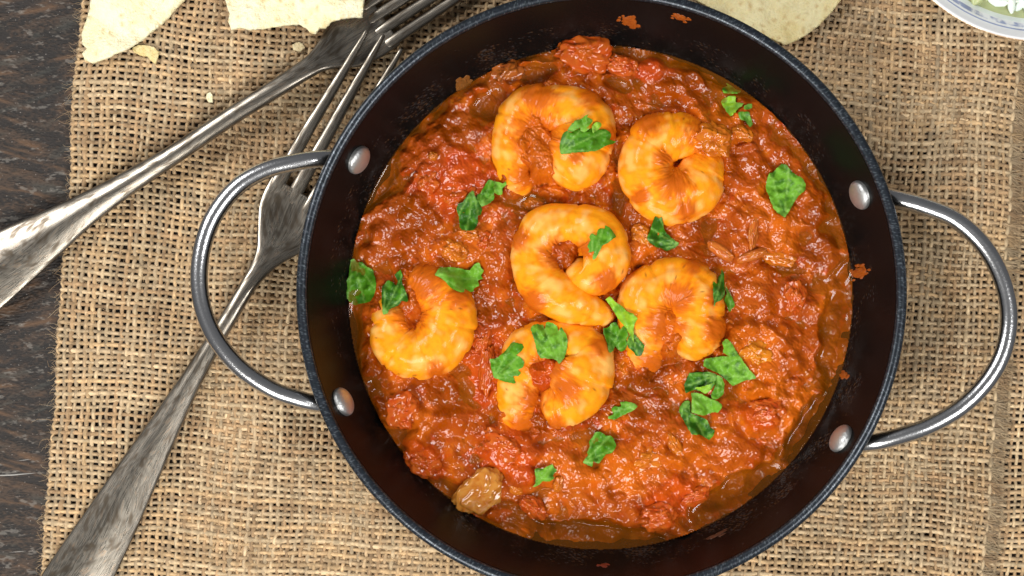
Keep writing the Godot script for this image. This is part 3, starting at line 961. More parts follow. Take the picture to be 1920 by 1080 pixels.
func prawn(spine: Array, smears: Array, base: float, seed_: int, m: Material, label: String) -> void:
	var mb := MB.new()
	var n := 170; var sides := 52
	var f := noise(seed_ * 10, 1.0 / 3.2, 3); var g := noise(seed_ * 10 + 1, 1.0 / 0.75, 2); var sp := noise(seed_ * 10 + 2, 1.0 / 0.9)
	var f2 := noise(seed_ * 10 + 3, 1.0 / 8.5, 2)
	var rows := path(spine, n)
	var sm := []
	for s in smears:
		var c := M(s[0], s[1], base + 4.0)
		sm.append([c.x, c.y, s[2] * 0.18])
	var cen := PackedVector3Array(); var rad := PackedFloat32Array()
	for i in n:
		var r = rows[i]
		var t := float(i) / (n - 1)
		var cap := sqrt(clampf(minf(t, 1.0 - t) / 0.045, 0.0, 1.0))
		var rr: float = maxf(r[2], 8.0) * 0.181 * (0.12 + 0.88 * cap)
		var h: float = base + r[3] + rr * 0.12
		var c := M(r[0], r[1], h)
		cen.append(Vector3(c.x, h, c.y)); rad.append(rr)
	var curve := 0.0
	for i in range(1, n - 1):
		var a := cen[i] - cen[i - 1]; var b := cen[i + 1] - cen[i]
		curve += a.x * b.z - a.z * b.x
	var out := -signf(curve)
	for i in n:
		var d := (cen[mini(i + 1, n - 1)] - cen[maxi(i - 1, 0)]).normalized()
		var side := Vector3(-d.z, 0, d.x).normalized()
		var up := side.cross(d).normalized()
		if up.y < 0: up = -up
		var t := float(i) / (n - 1)
		var seg := fposmod(t * 6.6 + 0.12 * sin(t * 20.0), 1.0)
		var step_ := smoothstep(0.0, 0.16, seg) * (1.0 - 0.35 * seg)
		for j in sides:
			var a := TAU * j / sides
			var outer := 0.5 + 0.5 * cos(a) * out
			var dir := side * cos(a) + up * sin(a) * 0.88
			var q := cen[i] + dir * rad[i]
			var k := 1.0 + 0.085 * (step_ - 0.75) * outer * outer * 1.25 + 0.05 * f2.get_noise_3dv(q) + 0.022 * f.get_noise_3dv(q)
			# a shallow groove along the back, where the vein was drawn
			k -= 0.05 * exp(-pow((a - (PI * 0.30 if out > 0 else PI * 0.70)) / 0.16, 2.0)) * smoothstep(0.1, 0.3, t) * smoothstep(0.95, 0.7, t)
			q = cen[i] + dir * rad[i] * k
			var cov := -0.12
			for s in sm:
				var e: float = Vector2(q.x - s[0], q.z - s[1]).length() / s[2]
				cov = maxf(cov, 1.0 - e)
			var nz := f.get_noise_3dv(q); var nf := g.get_noise_3dv(q)
			var y := f2.get_noise_3dv(q * 1.3 + Vector3(40, 0, 0))
			var c := Color(0.82, 0.305, 0.010).lerp(Color(0.80, 0.205, 0.006), clampf(0.40 + nz * 0.9 + y * 0.7, 0, 1))
			c = c.lerp(Color(0.84, 0.49, 0.13), clampf(y * 1.5 - 0.12 + nz * 0.2 + 0.3 * (step_ - 0.5), 0, 0.7))
			var red := smoothstep(-0.02, 0.46, cov * 0.95 + nz * 0.30 + nf * 0.12)
			c = c.lerp(Color(0.66, 0.145, 0.006), red * 0.8)
			var thick := smoothstep(0.30, 0.62, cov * 0.95 + nz * 0.26 + nf * 0.22)
			c = c.lerp(Color(0.46, 0.088, 0.006), thick * 0.8)
			q += dir * thick * (0.45 + 0.35 * nf)
			if sp.get_noise_3dv(q * 1.0) > 0.90: c = c.lerp(Color(0.14, 0.05, 0.012), 0.7)
			mb.v.append(q * 0.001)
			mb.c.append(c)
			var gi := sauce_at(Vector2(q.x, q.z))
			if q.y > TOPS[gi]: TOPS[gi] = q.y
	for i in n - 1:
		for j in sides:
			var a := i * sides + j; var b := i * sides + (j + 1) % sides
			mb.quad(a, b, b + sides, a + sides)
	for e in [0, n - 1]:
		var k := mb.v.size()
		mb.v.append(cen[e] * 0.001); mb.c.append(mb.c[e * sides])
		for j in sides:
			var a: int = e * sides + j; var b: int = e * sides + (j + 1) % sides
			if e == 0: mb.tri(k, b, a)
			else: mb.tri(k, a, b)
	mb.normals()
	if mb.n[(n / 2) * sides + sides / 4].y * (mb.v[(n / 2) * sides + sides / 4].y - cen[n / 2].y * 0.001) < 0.0:
		for t in range(0, mb.ix.size(), 3):
			var k := mb.ix[t]; mb.ix[t] = mb.ix[t + 1]; mb.ix[t + 1] = k
		mb.normals()
	# fill the height map between the samples
	single("prawn", mb, m, label, "prawn", "curled prawns in the curry")


# ---------------------------------------------------------------- cilantro
func build_leaves() -> void:
	var lm := mat(Color(1, 1, 1), 0.5)
	lm.metallic_specular = 0.3
	lm.backlight_enabled = true
	lm.backlight = Color(0.12, 0.12, 0.12)
	lm.clearcoat_enabled = true; lm.clearcoat = 0.12; lm.clearcoat_roughness = 0.2
	bump(lm, noise_tex(noise(61, 0.04, 3), 256), 0.006, 1.0 / 0.012)
	var MIDG := Color(0.062, 0.205, 0.008); var LITE := Color(0.125, 0.31, 0.022); var DEEP := Color(0.022, 0.095, 0.006); var LIME := Color(0.22, 0.42, 0.02)
	# origin x, y, scale of the tracing, tone, patch tone, mm up, label, outline
	var list := [
		[1000, 200, 9.0, MIDG, DEEP, 0.0, "large folded cilantro leaf on the upper left prawn", [500,440,570,400,640,440,780,365,830,435,990,360,1010,440,1080,380,1200,365,1290,400,1315,480,1290,535,1400,545,1370,580,1250,630,1150,690,1060,735,900,765,700,780,470,795,440,690,460,560]],
		[1000, 200, 9.0, LITE, MIDG, 1.0, "paler cilantro lobe rising behind the large folded leaf", [575,390,640,300,720,230,830,185,930,130,910,180,1000,205,975,290,890,370,960,350,870,430,800,400,780,360,640,430]],
		[1000, 200, 9.0, LIME, LITE, 0.8, "small lime cilantro lobe at the large folded leaf's right side", [1000,310,1060,265,1140,265,1150,320,1100,370,1010,450,990,380]],
		[1320, 130, 9.0, LITE, DEEP, 0.6, "crinkled cilantro piece touching the oil line at the upper right", [380,215,420,170,480,190,500,150,560,150,580,195,640,180,720,240,660,290,620,370,560,420,430,410,330,420,300,360,330,300,400,270]],
		[1320, 130, 9.0, LIME, MIDG, 0.2, "bright green cilantro base piece below the crinkled one", [340,470,420,430,540,430,550,550,680,565,640,620,560,680,530,740,495,735,490,780,440,790,380,690,310,560,305,510]],
		[1320, 130, 9.0, MIDG, LITE, 0.2, "tiny cilantro scrap right of the bright base piece", [680,620,740,580,810,570,820,640,740,685,670,670]],
		[1320, 130, 9.0, MIDG, DEEP, 0.2, "small tapering cilantro scrap at the bottom of the upper right chopped group", [580,730,650,715,760,715,790,790,830,920,780,970,700,880,630,850,590,800]],
		[1380, 300, 9.0, LITE, DEEP, 0.4, "broad bright cilantro leaf near the right wall, pointed at bottom", [770,60,860,90,930,200,1020,260,1120,310,1160,400,1165,500,1120,560,1060,600,980,720,900,850,800,985,700,910,620,810,560,650,500,460,545,240,620,210]],
		[820, 320, 9.0, DEEP, MIDG, 1.1, "dark wet cilantro leaf left of the upper left prawn", [600,330,640,430,700,540,750,630,730,720,680,760,680,870,610,1010,440,1005,375,950,350,740,320,660,350,570,430,530,500,430]],
		[820, 320, 9.0, MIDG, DEEP, 1.1, "narrow folded cilantro leaf joining the dark wet leaf from above", [870,160,940,175,960,330,950,470,830,570,740,600,650,430,720,380,800,260]],
		[820, 320, 9.0, LITE, MIDG, 0.9, "small three lobed cilantro tip against the upper left prawn's tail", [945,170,1040,190,1100,210,1160,180,1165,240,1100,290,1095,380,1030,395,950,350]],
		[1080, 400, 9.0, MIDG, LITE, 0.2, "small lobed cilantro leaf with a stalk on the central prawn", [225,380,265,340,345,375,365,290,420,250,480,255,490,205,560,225,620,300,675,385,600,450,520,510,450,545,400,640,330,770,285,780,275,740,310,640,200,660,225,610,190,550,240,450]],
		[1080, 400, 9.0, DEEP, MIDG, 0.6, "dark triangular cilantro leaf under the upper right prawn", [1330,70,1400,110,1430,70,1470,180,1480,260,1560,360,1650,450,1740,510,1700,560,1650,590,1510,640,1440,585,1350,570,1210,470,1200,400,1250,300,1280,180]],
		[630, 470, 9.0, MIDG, DEEP, 0.2, "wide wet cilantro leaf against the left wall of the pan", [215,170,310,135,340,190,440,190,520,270,620,330,670,480,690,580,650,760,600,850,500,880,400,890,330,920,250,880,170,780,165,620,160,560,210,450,220,300]],
		[630, 470, 9.0, DEEP, MIDG, 0.3, "crumpled dark cilantro leaf at the open end of the left prawn", [980,390,1080,320,1110,400,1120,560,1160,640,1230,840,1190,865,1110,840,1050,920,900,1000,880,1060,800,1080,790,1000,770,880,760,740,770,600,860,490,940,520,1000,580,1030,500,990,430]],
		[790, 470, 9.0, LITE, MIDG, 0.4, "pale notched cilantro leaf on the left prawn's upper right", [240,430,280,330,320,285,460,280,620,285,800,320,900,210,980,205,1000,280,1055,340,1000,410,1040,470,950,490,975,580,890,640,870,690,820,690,750,650,720,715,650,700,540,660,430,550,330,460]],
		[900, 600, 9.0, LITE, DEEP, 0.4, "fan shaped cilantro leaf on the lower prawn under the central one", [850,150,890,80,960,60,1000,75,1060,75,1090,150,1115,40,1180,30,1290,90,1320,180,1370,120,1440,220,1480,350,1460,520,1420,640,1340,740,1270,670,1100,645,1020,640,960,530,920,360,880,230]],
		[900, 600, 9.0, MIDG, LITE, 0.4, "round lobed cilantro leaf at the lower prawn's left edge", [160,660,250,650,390,550,480,450,550,370,630,390,710,400,735,470,690,540,610,595,700,640,745,720,720,800,640,840,690,890,640,950,560,950,600,1070,450,1050,330,1010,230,970,190,830]],
		[1090, 550, 9.0, MIDG, DEEP, 0.2, "creased dull cilantro leaf between central, right and lower prawns", [370,600,460,570,510,500,590,490,650,620,720,550,790,700,760,800,770,880,730,960,660,980,570,890,540,980,470,1000,440,860,390,720]],
		[1090, 550, 9.0, DEEP, MIDG, 0.3, "smooth dark cilantro lobe on the right prawn's left side", [790,740,880,680,960,760,1060,880,1040,990,1010,1050,920,1050,880,980,800,920,770,830]],
		[1090, 550, 9.0, LIME, MIDG, 1.3, "long lime green cilantro stem piece lying over the prawns' meeting point", [410,90,490,45,560,120,690,220,780,310,860,340,940,430,900,520,880,640,890,840,870,800,740,560,620,420,540,280,430,120]],
		[1280, 490, 9.0, DEEP, MIDG, 0.5, "upright dark cilantro sliver on the right prawn's right edge", [690,100,715,200,720,380,720,560,660,650,570,690,530,770,520,640,510,370,540,340,590,380,610,260,660,190]],
		[1280, 490, 9.0, MIDG, DEEP, 0.2, "slanting cilantro sliver hanging below the upright dark one", [720,400,790,500,850,620,890,730,840,800,800,850,740,720,700,640,740,560]],
		[1290, 620, 9.0, LITE, DEEP, 0.5, "flat pointed triangular cilantro leaf below the right prawn", [570,200,650,145,760,270,900,480,1000,620,1145,800,940,850,770,930,660,840,540,740,480,700,260,600,290,480,400,460,570,430,700,430,590,370,600,300]],
		[1230, 690, 7.715, DEEP, MIDG, 0.8, "dark folded cilantro leaf topping the big clump", [480,80,600,60,780,60,880,100,870,220,760,340,560,320,430,360,410,250,440,170]],
		[1230, 690, 7.715, MIDG, LITE, 0.7, "smooth cilantro leaf along the right side of the big clump", [890,100,960,150,1000,240,980,380,940,420,830,470,800,400,830,330,870,220]],
		[1230, 690, 7.715, LITE, MIDG, 1.2, "light green cilantro leaf in the middle of the big clump", [520,360,650,370,760,430,900,490,960,540,900,640,830,640,690,690,560,660,510,640,520,500]],
		[1230, 690, 7.715, DEEP, LITE, 0.2, "ragged dark cilantro leaf forming the bottom of the big clump", [350,560,420,480,500,480,500,640,640,700,740,750,800,870,850,900,840,970,770,1040,650,970,520,960,460,880,400,760,340,640]],
		[1230, 690, 7.715, LIME, LITE, 1.6, "small lime cilantro flap near the top of the big clump", [560,290,700,260,840,215,800,310,720,370,640,330]],
		[1080, 740, 7.715, MIDG, LITE, 0.3, "small mitten shaped cilantro leaf between lower prawn and big clump", [460,320,540,280,510,210,560,165,650,180,640,115,720,100,830,120,890,170,830,230,700,290,560,360,470,350]],
		[1080, 740, 7.715, MIDG, DEEP, 0.5, "ragged cilantro leaf low in the pan, right of its centre line", [270,550,350,535,430,590,520,600,580,740,500,850,430,860,330,1000,250,960,230,1040,100,980,170,880,160,830,200,750,190,670,240,620]],
		[960, 840, 10.8, LITE, DEEP, 0.4, "smallest forked cilantro leaf, nearest the bottom of the pan", [470,430,520,405,620,420,760,350,830,345,850,410,910,450,830,560,860,610,760,680,620,680,560,740,500,780,400,800,470,730,480,600,460,500]],
	]
	for way in 2:
		var src := TOPS.duplicate()
		var d := 1 if way == 0 else GN
		for k in range(2 * GN + 2, GN * GN - 2 * GN - 2):
			TOPS[k] = maxf(maxf(maxf(src[k - 2 * d], src[k - d]), maxf(src[k], src[k + d])), src[k + 2 * d])
	for way in 4:
		var src := TOPS.duplicate()
		var d := 1 if way % 2 == 0 else GN
		for k in range(2 * GN + 2, GN * GN - 2 * GN - 2):
			TOPS[k] = (src[k - 2 * d] + src[k - d] + src[k] + src[k + d] + src[k + 2 * d]) * 0.2
	var s := 700
	for l in list:
		s += 2
		var poly := PackedVector2Array()
		var flat: Array = l[7]
		for k in range(0, flat.size(), 2):
			poly.append(Vector2(l[0] + flat[k] / l[2], l[1] + flat[k + 1] / l[2]))
		leaf(poly, l[3], l[4], l[5], s, lm, l[6])


func top_near(p: Vector2, r: float) -> float:
	var t := 0.0
	for a in 9:
		var q := p + (Vector2.from_angle(TAU * a / 8.0) * r if a < 8 else Vector2.ZERO)
		t = maxf(t, TOPS[sauce_at(q)])
	return t


func leaf(poly: PackedVector2Array, tone: Color, patch: Color, up: float, seed_: int, m: Material, label: String) -> void:
	# outline in photograph pixels -> mm at the height of the food there
	var mid := Vector2()
	for p in poly: mid += p / poly.size()
	var h0 := 20.0
	for k in 4:
		h0 = top_near(M(mid.x, mid.y, h0), 1.5) + up
	var out := PackedVector2Array()
	for k in poly.size():
		var a := poly[k]; var b := poly[(k + 1) % poly.size()]
		var p0 := poly[(k - 1 + poly.size()) % poly.size()]; var p3 := poly[(k + 2) % poly.size()]
		var n := maxi(2, int(a.distance_to(b) / 2.6))
		for i in n:
			var q := a.lerp(b, float(i) / n).lerp(a.cubic_interpolate(b, p0, p3, float(i) / n), 0.55)
			out.append(M(q.x, q.y, h0) + Vector2(rng.randf_range(-0.11, 0.11), rng.randf_range(-0.11, 0.11)))
	var pts := out.duplicate()
	var nb := out.size()
	var lo := out[0]; var hi := out[0]
	for p in out: lo = lo.min(p); hi = hi.max(p)
	var st := 0.55
	var y := lo.y
	while y < hi.y:
		var x := lo.x
		while x < hi.x:
			var p := Vector2(x + rng.randf_range(-0.12, 0.12), y + rng.randf_range(-0.12, 0.12))
			if Geometry2D.is_point_in_polygon(p, out):
				var ok := true
				for q in out:
					if q.distance_squared_to(p) < 0.09: ok = false; break
				if ok: pts.append(p)
			x += st
		y += st
	var tri := Geometry2D.triangulate_delaunay(pts)
	var crump := noise(seed_, 1.0 / 4.5, 2); var fine := noise(seed_ + 1, 1.0 / 1.3, 2)
	var c0 := M(mid.x, mid.y, h0)
	# veins fan out from one end of the leaf
	var base := out[0]
	for p in out:
		if p.distance_to(c0) > base.distance_to(c0): base = p
	var axis := (c0 - base).angle()
	var size := maxf(hi.x - lo.x, hi.y - lo.y)
	var ys := PackedFloat32Array(); var cols := PackedColorArray()
	var avg := 0.0
	for p in pts:
		var t := TOPS[sauce_at(p)]
		ys.append(t); avg += t / pts.size()
	for i in pts.size():
		var p := pts[i]
		var q := 0.0
		# stiffness: mean of the ground round about
		var sum := 0.0
		for a in 6: sum += TOPS[sauce_at(p + Vector2.from_angle(TAU * a / 6.0) * 2.2)]
		q = maxf(lerpf(avg, (sum + ys[i] * 2.0) / 8.0, 0.8), lerpf(avg, ys[i], 0.9)) + 0.15 + up
		var rel := p - base
		var ang := wrapf(rel.angle() - axis, -PI, PI)
		var dist := rel.length()
		var v := 9.0
		for va in [-0.75, -0.38, 0.0, 0.38, 0.75]:
			v = minf(v, absf(sin(ang - va)) * dist if absf(ang - va) < 1.2 else 9.0)
		var vein := exp(-pow(v / 0.26, 2.0))
		q += crump.get_noise_2dv(p) * 1.5 + fine.get_noise_2dv(p) * 0.06 - vein * 0.14
		q = maxf(q, ys[i] + 0.25)
		ys[i] = q
		var cn := crump.get_noise_2d(p.x + 90.0, p.y); var fn := fine.get_noise_2d(p.x, p.y + 40.0)
		var c := tone * (1.0 + 0.25 * fn)
		c = c.lerp(patch, clampf(cn * 2.0 - 0.08 + fn * 0.25, 0, 0.8))
		c = c.lerp(Color(0.22, 0.42, 0.08), vein * 0.65)
		cols.append(c)
	var mb := MB.new()
	var np := pts.size()
	for side in 2:
		for i in np:
			mb.v.append(Vector3(pts[i].x, ys[i] - side * 0.13, pts[i].y) * 0.001)
			mb.c.append(cols[i])
	for t in range(0, tri.size(), 3):
		var a := tri[t]; var b := tri[t + 1]; var d := tri[t + 2]
		if not Geometry2D.is_point_in_polygon((pts[a] + pts[b] + pts[d]) / 3.0, out): continue
		if (pts[b] - pts[a]).cross(pts[d] - pts[a]) < 0: 
			var k := b; b = d; d = k
		mb.tri(a, b, d)
		mb.tri(np + a, np + d, np + b)
	var cw := Geometry2D.is_polygon_clockwise(out)
	for i in nb:
		var a := i; var b := (i + 1) % nb
		if cw: mb.quad(a, b, np + b, np + a)
		else: mb.quad(b, a, np + a, np + b)
	# upward faces must turn up
	mb.normals()
	var ny := 0.0
	for i in range(nb, np): ny += mb.n[i].y
	if ny < 0.0:
		for t in range(0, mb.ix.size(), 3):
			var k := mb.ix[t]; mb.ix[t] = mb.ix[t + 1]; mb.ix[t + 1] = k
		mb.normals()
	single("cilantro_leaf", mb, m, label, "cilantro leaf", "chopped cilantro leaves on the curry")
	# later pieces lie on top of this one
	for i in np:
		var g := sauce_at(pts[i])
		TOPS[g] = maxf(TOPS[g], ys[i])


# ---------------------------------------------------------------- forks
func silver() -> StandardMaterial3D:
	# u runs round the bar, v along it; streaks and tarnish lie along the metal
	var w := 512
	var img := Image.create(w, w, false, Image.FORMAT_RGB8)
	var rg := Image.create(w, w, false, Image.FORMAT_L8)
	var a := noise(71, 1.0, 3); var b := noise(72, 1.0, 3); var sc := noise(73, 1.0, 2)
	for y in w:
		for x in w:
			var ax := TAU * x / w; var ay := TAU * y / w
			var cx := cos(ax); var sx := sin(ax); var cy := cos(ay); var sy := sin(ay)
			var n := a.get_noise_3d(cx * 1.1 + cy * 1.2, sx * 1.1 + sy * 1.2, cy - sx)
			var f := b.get_noise_3d(cx * 5.0 + 3.0 * cy, sx * 5.0 + 3.0 * sy, 2.0 * cy)
			var s := sc.get_noise_3d(cx * 16.0 + 2.0 * cy, sx * 16.0 + 2.0 * sy, cy)
			var c := Color(0.15, 0.134, 0.112).lerp(Color(0.36, 0.33, 0.28), clampf(0.45 + n * 0.8 + s * 0.45, 0, 1))
			c = c.lerp(Color(0.075, 0.055, 0.036), clampf(-n * 1.5 - 0.10 + f * 0.4, 0, 0.7))
			c = c.lerp(Color(0.36, 0.25, 0.165), clampf(f * 1.1 - 0.25 + n * 0.6, 0, 0.55))
			img.set_pixel(x, y, c.linear_to_srgb())
			rg.set_pixel(x, y, Color.from_hsv(0, 0, clampf(0.31 - n * 0.14 + f * 0.07 + s * 0.08, 0.18, 0.6)))
	var m := mat(Color(1, 1, 1), 1.0, 0.9, false)
	m.albedo_texture = ImageTexture.create_from_image(img)
	m.roughness_texture = ImageTexture.create_from_image(rg)
	return m


# a flat-ish bar along rows of [x, y, width px, height mm, thickness mm, ridge mm]
func bar(mb: MB, pts: Array, n: int, round_ends := true) -> void:
	var rows := path(pts, n)
	var S := 20
	var c := PackedVector3Array()
	var run := rng.randf() * 0.05
	for r in rows: c.append(P(r[0], r[1], r[3]))
	for i in n:
		var r = rows[i]
		var d := (c[mini(i + 1, n - 1)] - c[maxi(i - 1, 0)]).normalized()
		var side := Vector3(-d.z, 0, d.x).normalized()
		var up := side.cross(d)
		if up.y < 0: up = -up
		var hw: float = r[2] * 0.5 * U * (CAM_Y - r[3] * 0.001) / DIST
		var ht: float = r[4] * 0.0005
		for j in S:
			var a := TAU * j / S
			var x := sgn_pow(cos(a), 0.7); var y := sgn_pow(sin(a), 0.7)
			var roof: float = (1.0 - absf(x)) * r[5] * 0.001 * (1.0 if y > 0.0 else 0.85)
			mb.v.append(c[i] + side * hw * x + up * (ht * y + roof))
			mb.uv.append(Vector2(absf(2.0 * j / S - 1.0), run / 0.06))
		run += c[i].distance_to(c[mini(i + 1, n - 1)])
	for i in n - 1:
		for j in S:
			var a := i * S + j; var b := i * S + (j + 1) % S
			mb.quad(a, b, b + S, a + S)
	for e in [0, n - 1]:
		var k := mb.v.size()
		mb.v.append(c[e] + (c[e] - c[1 if e == 0 else n - 2]).normalized() * 0.0004)
		mb.uv.append(mb.uv[e * S])
		for j in S:
			var a: int = e * S + j; var b: int = e * S + (j + 1) % S
			if e == 0: mb.tri(k, b, a)
			else: mb.tri(k, a, b)
	mb.normals()
	var t := (n / 2) * S + S / 4
	if mb.n[t].y < 0.0:
		for q in range(0, mb.ix.size(), 3):
			var k := mb.ix[q]; mb.ix[q] = mb.ix[q + 1]; mb.ix[q + 1] = k
		mb.normals()


func build_forks() -> void:
	var sm := silver()
	var fa := thing("silver_fork", "tarnished silver fork at upper left, its handle running off the left edge", "fork", "old silver forks")
	var mb := MB.new()
	bar(mb, [[-190, 628, 150, 4.0, 1.6, 1.0], [-80, 553, 146, 4.6, 1.7, 1.5], [31, 478, 112, 5.4, 1.9, 1.7], [100, 433, 84, 6.2, 2.2, 1.7], [162, 392, 62, 7.0, 2.6, 1.6], [240, 343, 46, 8.2, 3.0, 1.2], [330, 287, 37, 9.4, 3.4, 0.9], [440, 214, 34, 10.2, 3.6, 0.6], [520, 164, 35, 10.2, 3.6, 0.4], [578, 127, 38, 9.3, 3.1, 0.1], [600, 112, 48, 8.6, 2.8, -0.2], [622, 98, 70, 7.8, 2.4, -0.5], [645, 84, 98, 7.0, 2.1, -0.9], [680, 63, 112, 6.2, 2.0, -1.0], [720, 37, 112, 6.0, 1.9, -0.7]], 150)
	part("fork_body", mb, sm, fa)
	for k in 4:
		var o := -42.0 + 28.0 * k
		mb = MB.new()
		bar(mb, [[692 + o * 0.55, 56 + o * 0.83, 18, 5.3, 1.2, 0.0], [716 + o * 0.55, 40 + o * 0.83, 21, 5.85 + 0.25 * (1.0 if k == 0 or k == 3 else 0.0), 1.9, 0.1], [780 + o * 0.54, -1 + o * 0.8, 20, 6.2, 1.9, 0.1], [860 + o * 0.5, -52 + o * 0.76, 17, 7.2, 1.8, 0.1], [950 + o * 0.46, -108 + o * 0.7, 9, 9.4, 1.3, 0.0]], 34)
		part("tine", mb, sm, fa)
	var fb := thing("silver_fork", "tarnished silver fork under the pan's left handle, tines resting on the other fork", "fork", "old silver forks")
	mb = MB.new()
	bar(mb, [[70, 1212, 128, 4.2, 1.6, 1.2], [147, 1082, 120, 5.0, 1.8, 1.6], [200, 992, 104, 5.6, 2.0, 1.7], [249, 905, 85, 6.2, 2.2, 1.7], [297, 820, 65, 7.0, 2.6, 1.6], [354, 720, 43, 8.4, 3.0, 1.2], [399, 645, 34, 9.4, 3.4, 0.9], [430, 594, 31, 9.8, 3.6, 0.6], [462, 541, 31, 9.8, 3.6, 0.3], [486, 506, 38, 9.2, 3.0, 0.1], [504, 480, 56, 8.6, 2.7, -0.2], [520, 455, 88, 7.8, 2.4, -0.6], [538, 426, 124, 7.0, 2.1, -1.0], [554, 398, 142, 6.6, 2.0, -1.0], [572, 368, 146, 6.8, 1.9, -0.7]], 150)
	part("fork_body", mb, sm, fb)
	var tips := [[688, 58], [719, 66], [753, 93], [786, 124]]
	for k in 4:
		var o := -56.0 + 37.5 * k
		var r := Vector2(562, 384) + Vector2(0.83, 0.55) * o
		var t := Vector2(tips[k][0], tips[k][1])
		var r2 := r.lerp(t, 0.33) + Vector2(0.4, 0.25) * (-4.0 if k == 0 else 0.0)
		var r3 := r.lerp(t, 0.68)
		mb = MB.new()
		bar(mb, [[r.x - 11, r.y + 18, 24, 5.6, 1.2, 0.0], [r.x + 3, r.y - 5, 28, 6.5 - (0.4 if k == 1 or k == 2 else 0.0), 1.9, 0.1], [r2.x, r2.y, 24, 7.4, 2.0, 0.15], [r3.x, r3.y, 19, 9.0, 1.9, 0.15], [t.x, t.y, 8, 11.4, 1.3, 0.0]], 36)
		part("tine", mb, sm, fb)


# ---------------------------------------------------------------- papadums and crumbs
func slab(called: String, poly: PackedVector2Array, h: float, thick: float, curl: float, tones: Array, seed_: int, m: Material, label: String, category: String, group: String, step_ := 1.1) -> void:
	var out := PackedVector2Array()
	for k in poly.size():
		var a := poly[k]; var b := poly[(k + 1) % poly.size()]
		var n := maxi(1, int(a.distance_to(b) / 4.0))
		for i in n:
			var q := a.lerp(b, float(i) / n)
			out.append(M(q.x, q.y, h) + Vector2(rng.randf_range(-0.12, 0.12), rng.randf_range(-0.12, 0.12)))
	var pts := out.duplicate(); var nb := out.size()
	var lo := out[0]; var hi := out[0]
	for p in out: lo = lo.min(p); hi = hi.max(p)
	var y := lo.y
	while y < hi.y:
		var x := lo.x
		while x < hi.x:
			var p := Vector2(x + rng.randf_range(-0.2, 0.2), y + rng.randf_range(-0.2, 0.2)) 
			if Geometry2D.is_point_in_polygon(p, out): pts.append(p)
			x += step_
		y += step_
	var tri := Geometry2D.triangulate_delaunay(pts)
	var a1 := noise(seed_, 1.0 / 22.0, 2); var a2 := noise(seed_ + 1, 1.0 / 3.2, 3); var a3 := noise(seed_ + 2, 1.0 / 1.6, 2)
	var mb := MB.new()
	var np := pts.size()
	for side in 2:
		for p in pts:
			var yy := h + a1.get_noise_2dv(p) * curl + a2.get_noise_2dv(p) * thick * 0.55 + a3.get_noise_2dv(p) * thick * 0.10
			mb.v.append(Vector3(p.x, yy - side * thick, p.y) * 0.001)
			var t := clampf(0.5 + a2.get_noise_2d(p.y, p.x) * 0.6 + a1.get_noise_2d(p.y, p.x) * 0.9, 0, 1)
			var c: Color = (tones[0] as Color).lerp(tones[1], t)
			c = c.lerp(tones[2], clampf(a3.get_noise_2d(p.x + 60.0, p.y) * 1.1 - 0.40 + a2.get_noise_2d(p.x, p.y + 80.0) * 1.2, 0, 0.6))
			mb.c.append(c)
	for t in range(0, tri.size(), 3):
		var a := tri[t]; var b := tri[t + 1]; var d := tri[t + 2]
		if not Geometry2D.is_point_in_polygon((pts[a] + pts[b] + pts[d]) / 3.0, out): continue
		if (pts[b] - pts[a]).cross(pts[d] - pts[a]) < 0:
			var k := b; b = d; d = k
		mb.tri(a, b, d); mb.tri(np + a, np + d, np + b)
	var cw := Geometry2D.is_polygon_clockwise(out)
	for i in nb:
		var a := i; var b := (i + 1) % nb
		if cw: mb.quad(a, b, np + b, np + a)
		else: mb.quad(b, a, np + a, np + b)
	mb.normals()
	var ny := 0.0
	for i in range(nb, np): ny += mb.n[i].y
	if ny < 0.0:
		for t in range(0, mb.ix.size(), 3):
			var k := mb.ix[t]; mb.ix[t] = mb.ix[t + 1]; mb.ix[t + 1] = k
		mb.normals()
	single(called, mb, m, label, category, group)


func vecs(a: Array) -> PackedVector2Array:
	var out := PackedVector2Array()
	for k in range(0, a.size(), 2): out.append(Vector2(a[k], a[k + 1]))
	return out


